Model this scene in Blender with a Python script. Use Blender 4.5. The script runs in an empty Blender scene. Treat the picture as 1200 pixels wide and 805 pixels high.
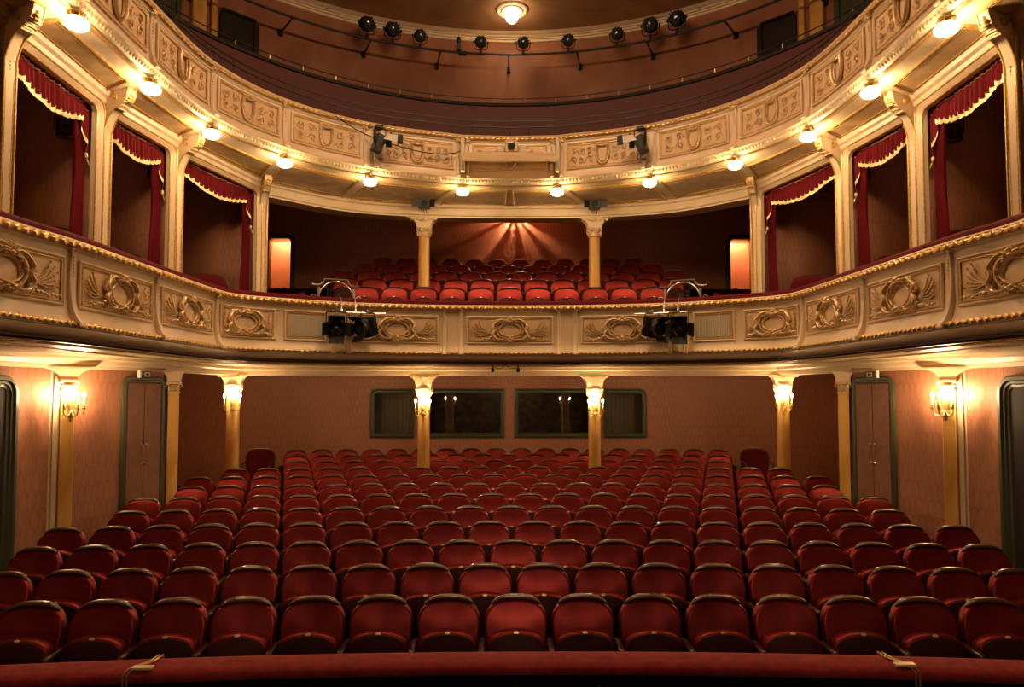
import bpy, math, random
from mathutils import Vector, Matrix, noise
random.seed(7)
PI = math.pi
E = 2.42                      # eye height above the stalls floor at the front row
sc = bpy.context.scene
COL = sc.collection


# ------------------------------------------------------------------ camera model (1200 x 805 frame) used to measure the room
PITCHD = 2.6; CAMX = -.09; YAW = math.atan(9.2 / 800); FPX = 800.0
CY = 402.5 + (58.5 - 800 * math.tan(math.radians(PITCHD)))
_p = math.radians(PITCHD)
_F = Vector((math.sin(YAW) * math.cos(_p), math.cos(YAW) * math.cos(_p), math.sin(_p)))
_R = Vector((math.cos(YAW), -math.sin(YAW), 0)); _U = _R.cross(_F)
def _ray(px, py): return _F + _R * ((px - 600) / FPX) + _U * ((CY - py) / FPX)
def atY(px, py, Y):            # point on a sight line at distance Y into the hall -> (x, z relative to the eye)
    d = _ray(px, py); k = Y / d.y; return CAMX + d.x * k, d.z * k
def atZ(px, py, z):            # point on a sight line at height z relative to the eye -> (x, y)
    d = _ray(px, py); k = z / d.z; return CAMX + d.x * k, d.y * k
def onaxis(Y): return 600 + FPX * ((Vector((0 - CAMX, Y, 0))).dot(_R) / Vector((0 - CAMX, Y, 0)).dot(_F))
def proj(x, y, z):             # z relative to the eye
    v = Vector((x - CAMX, y, z)); f = v.dot(_F); return 600 + FPX * v.dot(_R) / f, CY - FPX * v.dot(_U) / f
def half(h, py, z, ya):        # symmetric feature: half-width h px at height py, on the level z -> (-x, y)
    y = ya
    for _ in range(12): x, y = atZ(onaxis(y) - h, py, z)
    return x, y

# ------------------------------------------------------------------ materials
def mat(name, color, rough=.6, metal=0.0, spec=.5, sheen=0.0, coat=0.0, emit=None, estr=0.0, bump=None, vary=None, sheen_tint=None):
    m = bpy.data.materials.new(name); m.use_nodes = True
    nt = m.node_tree; b = nt.nodes['Principled BSDF']
    b.inputs['Base Color'].default_value = (*color, 1)
    b.inputs['Roughness'].default_value = rough
    b.inputs['Metallic'].default_value = metal
    b.inputs['Specular IOR Level'].default_value = spec
    if sheen:
        b.inputs['Sheen Weight'].default_value = sheen
        b.inputs['Sheen Roughness'].default_value = .4
        if sheen_tint: b.inputs['Sheen Tint'].default_value = (*sheen_tint, 1)
    if coat: b.inputs['Coat Weight'].default_value = coat; b.inputs['Coat Roughness'].default_value = .15
    if emit:
        b.inputs['Emission Color'].default_value = (*emit, 1); b.inputs['Emission Strength'].default_value = estr
    if bump or vary:
        tc = nt.nodes.new('ShaderNodeTexCoord')
        nz = nt.nodes.new('ShaderNodeTexNoise')
        nz.inputs['Scale'].default_value = (bump or vary)[0]
        nz.inputs['Detail'].default_value = 5
        nt.links.new(tc.outputs['Object'], nz.inputs['Vector'])
        if bump:
            bp = nt.nodes.new('ShaderNodeBump'); bp.inputs['Strength'].default_value = bump[1]; bp.inputs['Distance'].default_value = bump[2]
            nt.links.new(nz.outputs['Fac'], bp.inputs['Height']); nt.links.new(bp.outputs['Normal'], b.inputs['Normal'])
        if vary:
            nv = nt.nodes.new('ShaderNodeTexNoise'); nv.inputs['Scale'].default_value = vary[0]; nv.inputs['Detail'].default_value = 6
            nv.inputs['Distortion'].default_value = vary[3] if len(vary) > 3 else 0
            mp = nt.nodes.new('ShaderNodeMapping'); mp.inputs['Scale'].default_value = vary[4] if len(vary) > 4 else (1, 1, 1)
            nt.links.new(tc.outputs['Object'], mp.inputs['Vector']); nt.links.new(mp.outputs['Vector'], nv.inputs['Vector'])
            cr = nt.nodes.new('ShaderNodeValToRGB')
            cr.color_ramp.elements[0].position = .33; cr.color_ramp.elements[1].position = .68
            cr.color_ramp.elements[0].color = (*vary[1], 1); cr.color_ramp.elements[1].color = (*vary[2], 1)
            nt.links.new(nv.outputs['Fac'], cr.inputs['Fac']); nt.links.new(cr.outputs['Color'], b.inputs['Base Color'])
    return m

M = {}
M['cream'] = mat('cream_paint', (.76, .59, .39), .38, bump=(60, .08, .004), vary=(3, (.73, .55, .35), (.80, .64, .44)))
M['panel'] = mat('panel_field_paint', (.76, .53, .30), .42, vary=(4, (.74, .51, .28), (.80, .59, .36)))
M['relief'] = mat('relief_plaster', (.74, .56, .32), .3, .3, vary=(30, (.68, .42, .15), (.86, .70, .45)))
M['gold'] = mat('gilt', (.80, .50, .15), .30, .5, vary=(40, (.62, .36, .09), (.90, .62, .24)))
M['marble'] = mat('marbled_soffit', (.5, .36, .16), .38, vary=(2.2, (.40, .26, .12), (.66, .46, .24), 1.5))
M['sofcream'] = mat('soffit_cream', (.72, .58, .38), .35, vary=(2, (.66, .52, .33), (.76, .63, .43), .8))
M['shaft'] = mat('ochre_shaft', (.70, .40, .10), .32, coat=.3, vary=(3, (.60, .31, .06), (.78, .47, .14), 1.0, (1, 1, .35)))
M['velvet'] = mat('red_velvet', (.20, .022, .018), .42, .70, spec=.2, vary=(5, (.18, .016, .013), (.23, .024, .019)))
M['velvetd'] = mat('dark_red_velvet', (.10, .006, .008), .7, .2, spec=.12)
M['curtain'] = mat('crimson_curtain', (.15, .006, .012), .7, .2, spec=.15)
M['railvelvet'] = mat('rail_velvet', (.22, .013, .012), .8, spec=.2, sheen=.15, sheen_tint=(1, .3, .25), vary=(14, (.17, .010, .009), (.26, .018, .015)))
M['maroon'] = mat('maroon_cloth', (.085, .022, .016), .6, spec=.3)
M['wood'] = mat('dark_polished_wood', (.06, .022, .010), .28, coat=.25, vary=(12, (.045, .016, .008), (.085, .030, .014)))
M['under'] = mat('seat_underside', (.045, .006, .006), .7, spec=.2)  # dark board colour that also carries the shading under the seat
M['iron'] = mat('black_iron', (.012, .010, .009), .45, .3)
M['black'] = mat('black_metal', (.010, .011, .010), .42, .2)
M['darkgrey'] = mat('dark_grey_casing', (.06, .068, .062), .45, .2)
M['steel'] = mat('steel', (.62, .60, .56), .28, .9)
M['lens'] = mat('lens_glass', (.03, .035, .035), .12, 0, .5, coat=.3)
M['barrel'] = mat('matt_black_barrel', (.008, .008, .008), .6, .1, .3)
M['brass'] = mat('brass', (.75, .52, .20), .28, .9)
M['plate'] = mat('ivory_plate', (.80, .62, .32), .35, .3)
M['green'] = mat('green_frame_paint', (.058, .066, .027), .38, bump=(20, .05, .003))
M['door'] = mat('door_leaf', (.27, .115, .062), .55, vary=(9, (.24, .10, .055), (.30, .13, .07)))
M['carpet'] = mat('dark_red_carpet', (.035, .008, .007), .95, spec=.05)
M['dark'] = mat('dark_board', (.012, .006, .005), .8)
M['pit'] = mat('black_pit_cloth', (.004, .004, .004), .9, spec=.1)
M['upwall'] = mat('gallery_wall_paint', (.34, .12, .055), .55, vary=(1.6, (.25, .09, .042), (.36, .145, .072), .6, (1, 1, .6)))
M['ceil'] = mat('ceiling_paint', (.40, .22, .10), .5, vary=(1.2, (.34, .18, .085), (.46, .26, .12), 1.2))
M['orange'] = mat('salmon_corridor', (.75, .36, .18), .6)
M['grill'] = mat('reeded_grill', (.60, .52, .38), .5)
M['ply'] = mat('pale_board', (.62, .46, .26), .5, vary=(5, (.55, .38, .20), (.70, .52, .30), .5, (.3, 3, 3)))
M['white'] = mat('white_plastic', (.75, .70, .60), .5)
M['clothgrey'] = mat('grey_curtain', (.42, .38, .28), .8)
LC = (1.0, .70, .38)
M['globe'] = mat('lit_globe', (1, .9, .7), .3, emit=(1.0, .66, .34), estr=115)
M['globe2'] = mat('lit_ceiling_globe', (1, .9, .7), .3, emit=(1.0, .66, .34), estr=42)
M['fillglobe'] = mat('lit_fill_globe', (1, .9, .7), .3, emit=(1.0, .64, .36), estr=215)
M['fan'] = mat('lit_crystal_bulb', (1, .9, .7), .3, emit=(1.0, .62, .36), estr=90000)
M['candle'] = mat('lit_bulb', (1, .9, .7), .3, emit=(1.0, .66, .34), estr=1300)
M['candlestick'] = mat('ivory_candle', (.85, .72, .48), .4)

def wallpaper():
    """rows of tall narrow arches, staggered, with vertical streaks; UV in metres"""
    m = bpy.data.materials.new('arched_wallpaper'); m.use_nodes = True
    nt = m.node_tree; b = nt.nodes['Principled BSDF']; b.inputs['Roughness'].default_value = .52
    b.inputs['Specular IOR Level'].default_value = .4
    N = nt.nodes.new; K = nt.links.new
    uv = N('ShaderNodeTexCoord')
    def val(x): return x
    def mth(op, a, b_=None, c=None):
        n = N('ShaderNodeMath'); n.operation = op
        for i, x in enumerate((a, b_, c)):
            if x is None: continue
            if isinstance(x, (int, float)): n.inputs[i].default_value = x
            else: K(x, n.inputs[i])
        return n.outputs[0]
    nz = N('ShaderNodeTexNoise'); nz.inputs['Scale'].default_value = 14; K(uv.outputs['UV'], nz.inputs['Vector'])
    sp = N('ShaderNodeSeparateXYZ'); K(uv.outputs['UV'], sp.inputs[0])
    w = mth('MULTIPLY', mth('SUBTRACT', nz.outputs['Fac'], .5), .03)
    v = mth('DIVIDE', mth('ADD', sp.outputs['Y'], w), .215); row = mth('FLOOR', v); fv = mth('FRACT', v)
    u = mth('ADD', mth('DIVIDE', mth('ADD', sp.outputs['X'], w), .088), mth('MULTIPLY', row, .5))
    fu = mth('SUBTRACT', mth('FRACT', u), .5)
    arch = mth('SUBTRACT', mth('SUBTRACT', .93, mth('MULTIPLY', mth('MULTIPLY', fu, fu), 1.5)), fv)      # >0 inside the arch
    line = mth('SUBTRACT', 1.0, mth('SMOOTH_MIN', mth('MULTIPLY', mth('ABSOLUTE', arch), 14), 1.0, .2))
    side = mth('SUBTRACT', 1.0, mth('MINIMUM', mth('MULTIPLY', mth('SUBTRACT', .5, mth('ABSOLUTE', fu)), 9), 1.0))
    mid = mth('SUBTRACT', 1.0, mth('MINIMUM', mth('MULTIPLY', mth('ABSOLUTE', mth('SUBTRACT', mth('ABSOLUTE', fu), .22)), 14), 1.0))
    patt = mth('MAXIMUM', mth('MAXIMUM', line, mth('MULTIPLY', side, .8)), mth('MULTIPLY', mid, .35))
    st = N('ShaderNodeMapping'); st.inputs['Scale'].default_value = (26, 2.2, 1); K(uv.outputs['UV'], st.inputs['Vector'])
    n2 = N('ShaderNodeTexNoise'); n2.inputs['Scale'].default_value = 3; n2.inputs['Detail'].default_value = 6; K(st.outputs['Vector'], n2.inputs['Vector'])
    n3 = N('ShaderNodeTexNoise'); n3.inputs['Scale'].default_value = 1.4; K(uv.outputs['UV'], n3.inputs['Vector'])
    mx = N('ShaderNodeMixRGB'); mx.inputs['Color1'].default_value = (.40, .168, .090, 1); mx.inputs['Color2'].default_value = (.20, .066, .037, 1)
    f = mth('MULTIPLY', mth('MULTIPLY', patt, .75), mth('MINIMUM', mth('MULTIPLY', mth('MAXIMUM', mth('SUBTRACT', n3.outputs['Fac'], .25), 0), 2.4), 1))
    K(f, mx.inputs['Fac'])
    m2 = N('ShaderNodeMixRGB'); m2.blend_type = 'OVERLAY'; m2.inputs['Fac'].default_value = .45
    K(mx.outputs[0], m2.inputs['Color1']); K(n2.outputs['Fac'], m2.inputs['Color2'])
    K(m2.outputs[0], b.inputs['Base Color'])
    bp = N('ShaderNodeBump'); bp.inputs['Strength'].default_value = .3; bp.inputs['Distance'].default_value = -.003
    K(patt, bp.inputs['Height']); K(bp.outputs['Normal'], b.inputs['Normal'])
    return m
M['paper'] = wallpaper()
M['booth'] = mat('booth_paint', (.16, .10, .06), .7, vary=(6, (.10, .06, .035), (.22, .14, .08)))

def glass():
    m = bpy.data.materials.new('window_glass'); m.use_nodes = True
    nt = m.node_tree; nt.nodes.clear()
    o = nt.nodes.new('ShaderNodeOutputMaterial'); mx = nt.nodes.new('ShaderNodeMixShader')
    t = nt.nodes.new('ShaderNodeBsdfTransparent'); t.inputs['Color'].default_value = (.75, .78, .70, 1)
    g = nt.nodes.new('ShaderNodeBsdfGlossy'); g.inputs['Roughness'].default_value = .02
    f = nt.nodes.new('ShaderNodeFresnel'); f.inputs['IOR'].default_value = 2.1
    nt.links.new(f.outputs[0], mx.inputs[0]); nt.links.new(t.outputs[0], mx.inputs[1]); nt.links.new(g.outputs[0], mx.inputs[2])
    nt.links.new(mx.outputs[0], o.inputs[0])
    return m
M['glass'] = glass()

# ------------------------------------------------------------------ mesh builder
def catmull(pts, n=8, closed=False):
    P = [Vector(p) for p in pts]; out = []; N = len(P)
    for i in range(N if closed else N - 1):
        p0 = P[(i - 1) % N] if closed or i > 0 else P[0] * 2 - P[1]
        p1 = P[i]; p2 = P[(i + 1) % N]
        p3 = P[(i + 2) % N] if closed or i + 2 < N else P[-1] * 2 - P[-2]
        for k in range(n):
            t = k / n
            out.append(.5 * ((2 * p1) + (p2 - p0) * t + (2 * p0 - 5 * p1 + 4 * p2 - p3) * t * t + (3 * p1 - p0 - 3 * p2 + p3) * t ** 3))
    if not closed: out.append(P[-1].copy())
    return out

def wm(o): return o.matrix_basis if o.parent is None else wm(o.parent) @ o.matrix_basis
class MB:
    def __init__(s, f=None): s.v = []; s.f = []; s.uv = None; s.fm = f
    def add(s, vs, fs, xf=None):
        o = len(s.v)
        for p in vs:
            p = Vector(p)
            if xf is not None: p = xf @ p
            if s.fm: p = Vector(s.fm(*p))
            s.v.append(p)
        s.f += [tuple(i + o for i in q) for q in fs]
    def box(s, x0, x1, y0, y1, z0, z1, xf=None, c=None):
        if c is None: c = min(x1 - x0, y1 - y0, z1 - z0) * .12
        vs = []; fs = []
        # bevelled box: 24 verts
        X = (x0, x1); Y = (y0, y1); Z = (z0, z1)
        idx = {}
        for i in (0, 1):
            for j in (0, 1):
                for k in (0, 1):
                    sx, sy, sz = (1 if i == 0 else -1), (1 if j == 0 else -1), (1 if k == 0 else -1)
                    x, y, z = X[i], Y[j], Z[k]
                    idx[(i, j, k, 'x')] = len(vs); vs.append((x, y + sy * c, z + sz * c))
                    idx[(i, j, k, 'y')] = len(vs); vs.append((x + sx * c, y, z + sz * c))
                    idx[(i, j, k, 'z')] = len(vs); vs.append((x + sx * c, y + sy * c, z))
        for i in (0, 1):
            q = [idx[(i, 0, 0, 'x')], idx[(i, 1, 0, 'x')], idx[(i, 1, 1, 'x')], idx[(i, 0, 1, 'x')]]
            fs.append(q if i else q[::-1])
            q = [idx[(0, i, 0, 'y')], idx[(1, i, 0, 'y')], idx[(1, i, 1, 'y')], idx[(0, i, 1, 'y')]]
            fs.append(q[::-1] if i else q)
            q = [idx[(0, 0, i, 'z')], idx[(1, 0, i, 'z')], idx[(1, 1, i, 'z')], idx[(0, 1, i, 'z')]]
            fs.append(q if i else q[::-1])
        for a in (0, 1):
            for b in (0, 1):
                fs.append([idx[(a, b, 0, 'x')], idx[(a, b, 1, 'x')], idx[(a, b, 1, 'y')], idx[(a, b, 0, 'y')]][::(1 if a == b else -1)])
                fs.append([idx[(a, 0, b, 'x')], idx[(a, 0, b, 'z')], idx[(a, 1, b, 'z')], idx[(a, 1, b, 'x')]][::(1 if a == b else -1)])
                fs.append([idx[(0, a, b, 'y')], idx[(1, a, b, 'y')], idx[(1, a, b, 'z')], idx[(0, a, b, 'z')]][::(1 if a == b else -1)])
                for k in (0, 1):
                    t = [idx[(a, b, k, 'x')], idx[(a, b, k, 'y')], idx[(a, b, k, 'z')]]
                    fs.append(t if (a + b + k) % 2 == 0 else t[::-1])
        s.add(vs, fs, xf)
    def tube(s, pts, r, n=6, closed=False, cap=True, xf=None, flat=None):
        P = [Vector(p) for p in pts]; N = len(P)
        R = r if isinstance(r, (list, tuple)) else [r] * N
        vs = []; fs = []; up = None
        for i in range(N):
            a = P[(i - 1) % N] if closed or i > 0 else P[i]
            b = P[(i + 1) % N] if closed or i < N - 1 else P[i]
            t = (P[i] - a).normalized() + (b - P[i]).normalized()
            if t.length < 1e-9: t = Vector((0, 0, 1))
            t.normalize()
            if up is None:
                up = Vector((0, 0, 1)) if abs(t.z) < .9 else Vector((0, 1, 0))
                if flat is not None: up = Vector(flat)
            n1 = (up - t * up.dot(t))
            if n1.length < 1e-6: n1 = t.orthogonal()
            n1.normalize(); n2 = t.cross(n1); up = n1
            for k in range(n):
                an = 2 * PI * k / n
                vs.append(P[i] + (n1 * math.cos(an) + n2 * math.sin(an)) * R[i])
        for i in range(N if closed else N - 1):
            j = (i + 1) % N
            for k in range(n):
                l = (k + 1) % n
                fs.append((i * n + k, i * n + l, j * n + l, j * n + k))
        if cap and not closed:
            fs.append(tuple(range(n))[::-1]); fs.append(tuple((N - 1) * n + k for k in range(n)))
        s.add(vs, fs, xf)
    def lathe(s, prof, n=16, xf=None, cap=True, sx=1, sy=1):
        vs = []; fs = []
        for r, z in prof:
            for k in range(n):
                a = 2 * PI * k / n; vs.append((r * math.cos(a) * sx, r * math.sin(a) * sy, z))
        for i in range(len(prof) - 1):
            for k in range(n):
                l = (k + 1) % n
                fs.append((i * n + k, i * n + l, (i + 1) * n + l, (i + 1) * n + k))
        if cap:
            fs.append(tuple(range(n))[::-1]); fs.append(tuple((len(prof) - 1) * n + k for k in range(n)))
        s.add(vs, fs, xf)
    def ball(s, c, r, n=8, m=5, sc=(1, 1, 1)):
        prof = [(max(.001, math.cos(-PI / 2 + PI * i / m)) * r, math.sin(-PI / 2 + PI * i / m) * r) for i in range(m + 1)]
        s.lathe(prof, n, Matrix.Translation(c) @ Matrix.Diagonal((*sc, 1)))
    def prism(s, poly, y0, y1, xf=None):   # polygon in x,z, extruded in y
        n = len(poly)
        vs = [(x, y0, z) for x, z in poly] + [(x, y1, z) for x, z in poly]
        fs = [tuple(range(n)), tuple(range(n, 2 * n))[::-1]] + [(i, i + n, (i + 1) % n + n, (i + 1) % n) for i in range(n)]
        s.add(vs, fs, xf)
    def grid(s, fn, nu, nv, xf=None, closed_u=False):
        vs = [fn(i / nu, j / nv) for j in range(nv + 1) for i in range(nu + 1)]
        fs = [(j * (nu + 1) + i, j * (nu + 1) + i + 1, (j + 1) * (nu + 1) + i + 1, (j + 1) * (nu + 1) + i) for j in range(nv) for i in range(nu)]
        s.add(vs, fs, xf)
    def band(s, path, prof, closed=False, xf=None):   # path: 2D (u,v) in a plane; prof: (lateral, depth) -> (u, depth, v)
        N = len(path); vs = []; fs = []; n = len(prof)
        for i in range(N):
            a = Vector(path[(i - 1) % N]) if closed or i > 0 else Vector(path[i])
            b = Vector(path[(i + 1) % N]) if closed or i < N - 1 else Vector(path[i])
            p = Vector(path[i]); a2 = (p - a); b2 = (b - p)
            t = (a2.normalized() + b2.normalized()).normalized()
            nn = Vector((-t.y, t.x)); k = 1
            if a2.length > 1e-6 and b2.length > 1e-6:
                k = 1 / max(.5, nn.dot(Vector((-b2.y, b2.x)).normalized()))
            for la, de in prof: vs.append((p.x + nn.x * la * k, de, p.y + nn.y * la * k))
        for i in range(N if closed else N - 1):
            j = (i + 1) % N
            for q in range(n - 1): fs.append((i * n + q, i * n + q + 1, j * n + q + 1, j * n + q))
        s.add(vs, fs, xf)
    def build(s, name, m, parent=None, world=False, smooth=40, uvs=None, recalc=False):
        if parent is not None and world:
            inv = wm(parent).inverted()
            vs = [inv @ v for v in s.v]
        else: vs = s.v
        me = bpy.data.meshes.new(name); me.from_pydata([tuple(v) for v in vs], [], s.f)
        if uvs:
            ul = me.uv_layers.new(name='UVMap')
            for lp in me.loops: ul.data[lp.index].uv = uvs[lp.vertex_index]
        me.materials.append(M[m]); me.update()
        if recalc:
            import bmesh
            bm = bmesh.new(); bm.from_mesh(me); bmesh.ops.recalc_face_normals(bm, faces=bm.faces); bm.to_mesh(me); bm.free()
        if smooth:
            me.polygons.foreach_set('use_smooth', [True] * len(me.polygons))
            me.set_sharp_from_angle(angle=math.radians(smooth))
        o = bpy.data.objects.new(name, me); COL.objects.link(o)
        if parent is not None: o.parent = parent
        return o

def tag(o, label=None, cat=None, group=None, kind=None):
    if label: o['label'] = label
    if cat: o['category'] = cat
    if group: o['group'] = group
    if kind: o['kind'] = kind
    return o
def empty(name, loc=(0, 0, 0), rz=0, label=None, cat=None, group=None):
    o = bpy.data.objects.new(name, None); COL.objects.link(o); o.empty_display_size = .1
    o.location = loc; o.rotation_euler = (0, 0, rz)
    o.matrix_basis = Matrix.Translation(loc) @ Matrix.Rotation(rz, 4, 'Z')
    return tag(o, label, cat, group)
KIDS = {}
def kids(o):
    return [c for c in o.children]
def copy_tree(o, parent=None):
    c = o.copy(); COL.objects.link(c)
    if parent is not None: c.parent = parent
    for ch in kids(o): copy_tree(ch, c)
    return c
def place(o, loc, rz=0, scale=None):
    o.location = loc; o.rotation_euler = (0, 0, rz)
    if scale: o.scale = (scale,) * 3
    return o
def struct(o): o['kind'] = 'structure'; return o
ORD = ['', 'first', 'second', 'third', 'fourth', 'fifth', 'sixth', 'seventh', 'eighth', 'ninth', 'tenth', 'eleventh', 'twelfth', 'thirteenth',
       'fourteenth', 'fifteenth', 'sixteenth', 'seventeenth', 'eighteenth', 'nineteenth', 'twentieth']
SIDE = {-1: 'left', 1: 'right'}

# ------------------------------------------------------------------ curved front paths
class Path:
    def __init__(s, dense):
        s.p = [Vector((p[0], p[1])) for p in dense]; s.s = [0]
        for a, b in zip(s.p, s.p[1:]): s.s.append(s.s[-1] + (b - a).length)
        s.L = s.s[-1]
        s.n = []
        for i in range(len(s.p)):
            a = s.p[max(0, i - 1)]; b = s.p[min(len(s.p) - 1, i + 1)]
            t = (b - a).normalized(); s.n.append(Vector((t.y, -t.x)))
    def at(s, q):
        q = min(max(q, 0), s.L)
        lo, hi = 0, len(s.s) - 1
        while hi - lo > 1:
            m = (lo + hi) // 2
            if s.s[m] <= q: lo = m
            else: hi = m
        f = (q - s.s[lo]) / max(1e-9, s.s[hi] - s.s[lo])
        return s.p[lo].lerp(s.p[hi], f), s.n[lo].lerp(s.n[hi], f).normalized()
    def map(s, q, off, z):
        p, n = s.at(q); return (p.x + n.x * off, p.y + n.y * off, z)
    def near(s, x, y):
        return min(range(len(s.p)), key=lambda i: (s.p[i] - Vector((x, y))).length)
    def sat(s, x, y): return s.s[s.near(x, y)]
    def sweep(s, mb, prof, s0=None, s1=None, step=.06):
        s0 = 0 if s0 is None else s0; s1 = s.L if s1 is None else s1
        n = max(2, int((s1 - s0) / step)); m = len(prof)
        vs = [s.map(s0 + (s1 - s0) * i / n, o, z) for i in range(n + 1) for o, z in prof]
        fs = [(i * m + j, i * m + j + 1, (i + 1) * m + j + 1, (i + 1) * m + j) for i in range(n) for j in range(m - 1)]
        mb.add(vs, fs)
    def rope(s, mb, off, z, r, pitch=.09, s0=None, s1=None, depth=.3, step=.012, nn=8, hand=1):
        s0 = 0 if s0 is None else s0; s1 = s.L if s1 is None else s1
        n = int((s1 - s0) / step); vs = []
        for i in range(n + 1):
            q = s0 + (s1 - s0) * i / n
            for k in range(nn):
                a = 2 * PI * k / nn
                rr = r * (1 - depth * (.5 + .5 * math.cos(2 * a + hand * 2 * PI * q / pitch)))
                vs.append(s.map(q, off + rr * math.cos(a), z + rr * math.sin(a)))
        fs = [(i * nn + k, i * nn + (k + 1) % nn, (i + 1) * nn + (k + 1) % nn, (i + 1) * nn + k) for i in range(n) for k in range(nn)]
        mb.add(vs, fs)

def mirror_path(left, mid):     # left: dense side points up to the corner, mid: corner .. centre (x=0)
    a = [tuple(p[:2]) for p in left]; b = [tuple(p[:2]) for p in mid]
    half = a + b[1:]
    full = half + [(-x, y) for x, y in half[::-1][1:]]
    return Path(full)
def c2(pts, n=14): return [(v.x, v.y) for v in catmull([(p[0], p[1], 0) for p in pts], n)]
ZB = atY(597, 357.5, 10.72)[1]           # level of the balcony top cornice
_A, _B, _C = half(519.5, 280.2, ZB, 6), half(417.3, 315, ZB, 7.6), half(345.7, 339, ZB, 9)
_N = half(597, 257, ZB, 5.3); _K = half(270.5, 348.6, ZB, 9.9); _Q = half(189, 353.7, ZB, 10.3)
print('balcony', ZB, _N, _A, _B, _C, _K, _Q)
BPX = lambda p, d=0: (p[0] + d, p[1])
BP = mirror_path(c2([(_N[0] - .01, 2.2), (_N[0], 4.0), _N, _A, _B, _C, ((_C[0] + _K[0]) / 2 - .12, (_C[1] + _K[1]) / 2 + .06), _K]),
                 c2([_K, _Q, (-1.2, 10.66), (0, 10.72)]))
ZL = atY(598, 224.5, 10.68)[1]           # level of the gallery lamps
GLP = [(515.5, 25.5), (426, 102.5), (352.5, 156), (265.5, 190.5), (164.5, 212.5), (55.5, 224)]
GL = [half(h, y, ZL, 9) for h, y in GLP]
print('gallery', ZL, GL)
GP = mirror_path(c2([(GL[0][0] + .04, 2.2), (GL[0][0] + .01, 4.5)] + GL), c2([GL[-1], (0, GL[-1][1] + .05)], 6))
POST = []
for px_, py_, Y_ in [(4, 150, 5.80), (120, 210, 7.40), (206, 245, 8.72), (307, 270, 10.5)]:
    x_, z_ = atY(px_, py_, Y_); POST.append((x_ - (0 - 0), Y_))
print('posts', POST)
DG = ZL + .10 - 3.245                     # lift of the gallery level
# ================================================================== SETTING
def ribbon(name, pts, z0, z1, m, zf=None, kind=True, u0=0.0):
    """vertical wall along a plan polyline, UV in metres"""
    mb = MB(); uvs = []; s = u0; vs = []; fs = []
    for i, p in enumerate(pts):
        if i: s += (Vector(p) - Vector(pts[i - 1])).length
        b = zf(*p) if zf else z0
        vs += [(p[0], p[1], b), (p[0], p[1], z1)]; uvs += [(s, b), (s, z1)]
    fs = [(2 * i, 2 * i + 2, 2 * i + 3, 2 * i + 1) for i in range(len(pts) - 1)]
    mb.add(vs, fs)
    o = mb.build(name, m, smooth=30, uvs=uvs)
    return struct(o) if kind else o
def flat(name, poly, z, m):
    mb = MB(); mb.add([(x, y, z(x, y) if callable(z) else z) for x, y in poly], [tuple(range(len(poly)))])
    return struct(mb.build(name, m, smooth=0))
def quadgrid(name, x0, x1, y0, y1, zf, m, nx=2, ny=20):
    mb = MB(); mb.grid(lambda u, v: (x0 + (x1 - x0) * u, y0 + (y1 - y0) * v, zf(y0 + (y1 - y0) * v)), nx, ny)
    return struct(mb.build(name, m, smooth=30))

def floorz(y): return max(0.0, .0455 * (y - 5.23)) - 0.02
quadgrid('floor', -7.4, 7.4, 4.2, 15.0, lambda y: floorz(y), 'carpet')
flat('floor', [(-7.4, -2.5), (7.4, -2.5), (7.4, 4.2), (-7.4, 4.2)], -.6, 'pit')
# ---- stalls walls
ZS = E + .55
WL = [(-5.80, 2.4), (-5.86, 6.0), (-5.69, 7.88), (-5.61, 8.1), (-5.49, 8.38), (-5.20, 9.10), (-4.95, 9.86)]
for s in (-1, 1):
    pts = [(s * abs(x), y) for x, y in WL]
    ribbon('wall_' + SIDE[s], pts, -.6, ZS, 'paper')
    ribbon('wall_' + SIDE[s], [(s * 4.95, 9.86), (s * 4.90, 10.05), (s * 5.5, 10.2), (s * 7.2, 10.2), (s * 7.2, 14.95)], -.2, ZS, 'paper')
# back wall with the four window openings
WZ0, WZ1 = E - .94, E + .085
def wx(px): return (px - 590.2) / 800 * 14.9 - .09
WIN = [(wx(435), wx(484)), (wx(498), wx(590)), (wx(603), wx(695)), (wx(708), wx(756))]
BY = 14.92
mb = MB(); uvs = []
def wq(x0, x1, z0, z1):
    mb.add([(x0, BY, z0), (x1, BY, z0), (x1, BY, z1), (x0, BY, z1)], [(0, 1, 2, 3)]); uvs.extend([(x0, z0), (x1, z0), (x1, z1), (x0, z1)])
wq(-7.25, 7.25, -.2, WZ0); wq(-7.25, 7.25, WZ1, ZS)
xs = [-7.25] + [v for w in WIN for v in w] + [7.25]
for i in range(0, len(xs), 2): wq(xs[i], xs[i + 1], WZ0, WZ1)
struct(mb.build('wall_back', 'paper', uvs=uvs))
# control booth room behind the windows
booth = MB()
booth.add([(-4, 14.97, 1.0), (4, 14.97, 1.0), (4, 17.2, 1.0), (-4, 17.2, 1.0), (-4, 14.97, 3.1), (4, 14.97, 3.1), (4, 17.2, 3.1), (-4, 17.2, 3.1)],
          [(0, 1, 2, 3), (4, 7, 6, 5), (3, 2, 6, 7), (0, 3, 7, 4), (1, 5, 6, 2)])
struct(booth.build('wall_control_booth', 'booth', smooth=0))
def roundrect(x0, x1, z0, z1, r, corners=('tl', 'tr'), n=6, open_bottom=False):
    pts = []
    def arc(cx, cz, a0, a1):
        for k in range(n + 1):
            a = a0 + (a1 - a0) * k / n; pts.append((cx + r * math.cos(a), cz + r * math.sin(a)))
    pts.append((x0, z0))
    if 'tl' in corners: arc(x0 + r, z1 - r, PI, PI / 2)
    else: pts.append((x0, z1))
    if 'tr' in corners: arc(x1 - r, z1 - r, PI / 2, 0)
    else: pts.append((x1, z1))
    pts.append((x1, z0))
    return pts
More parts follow.
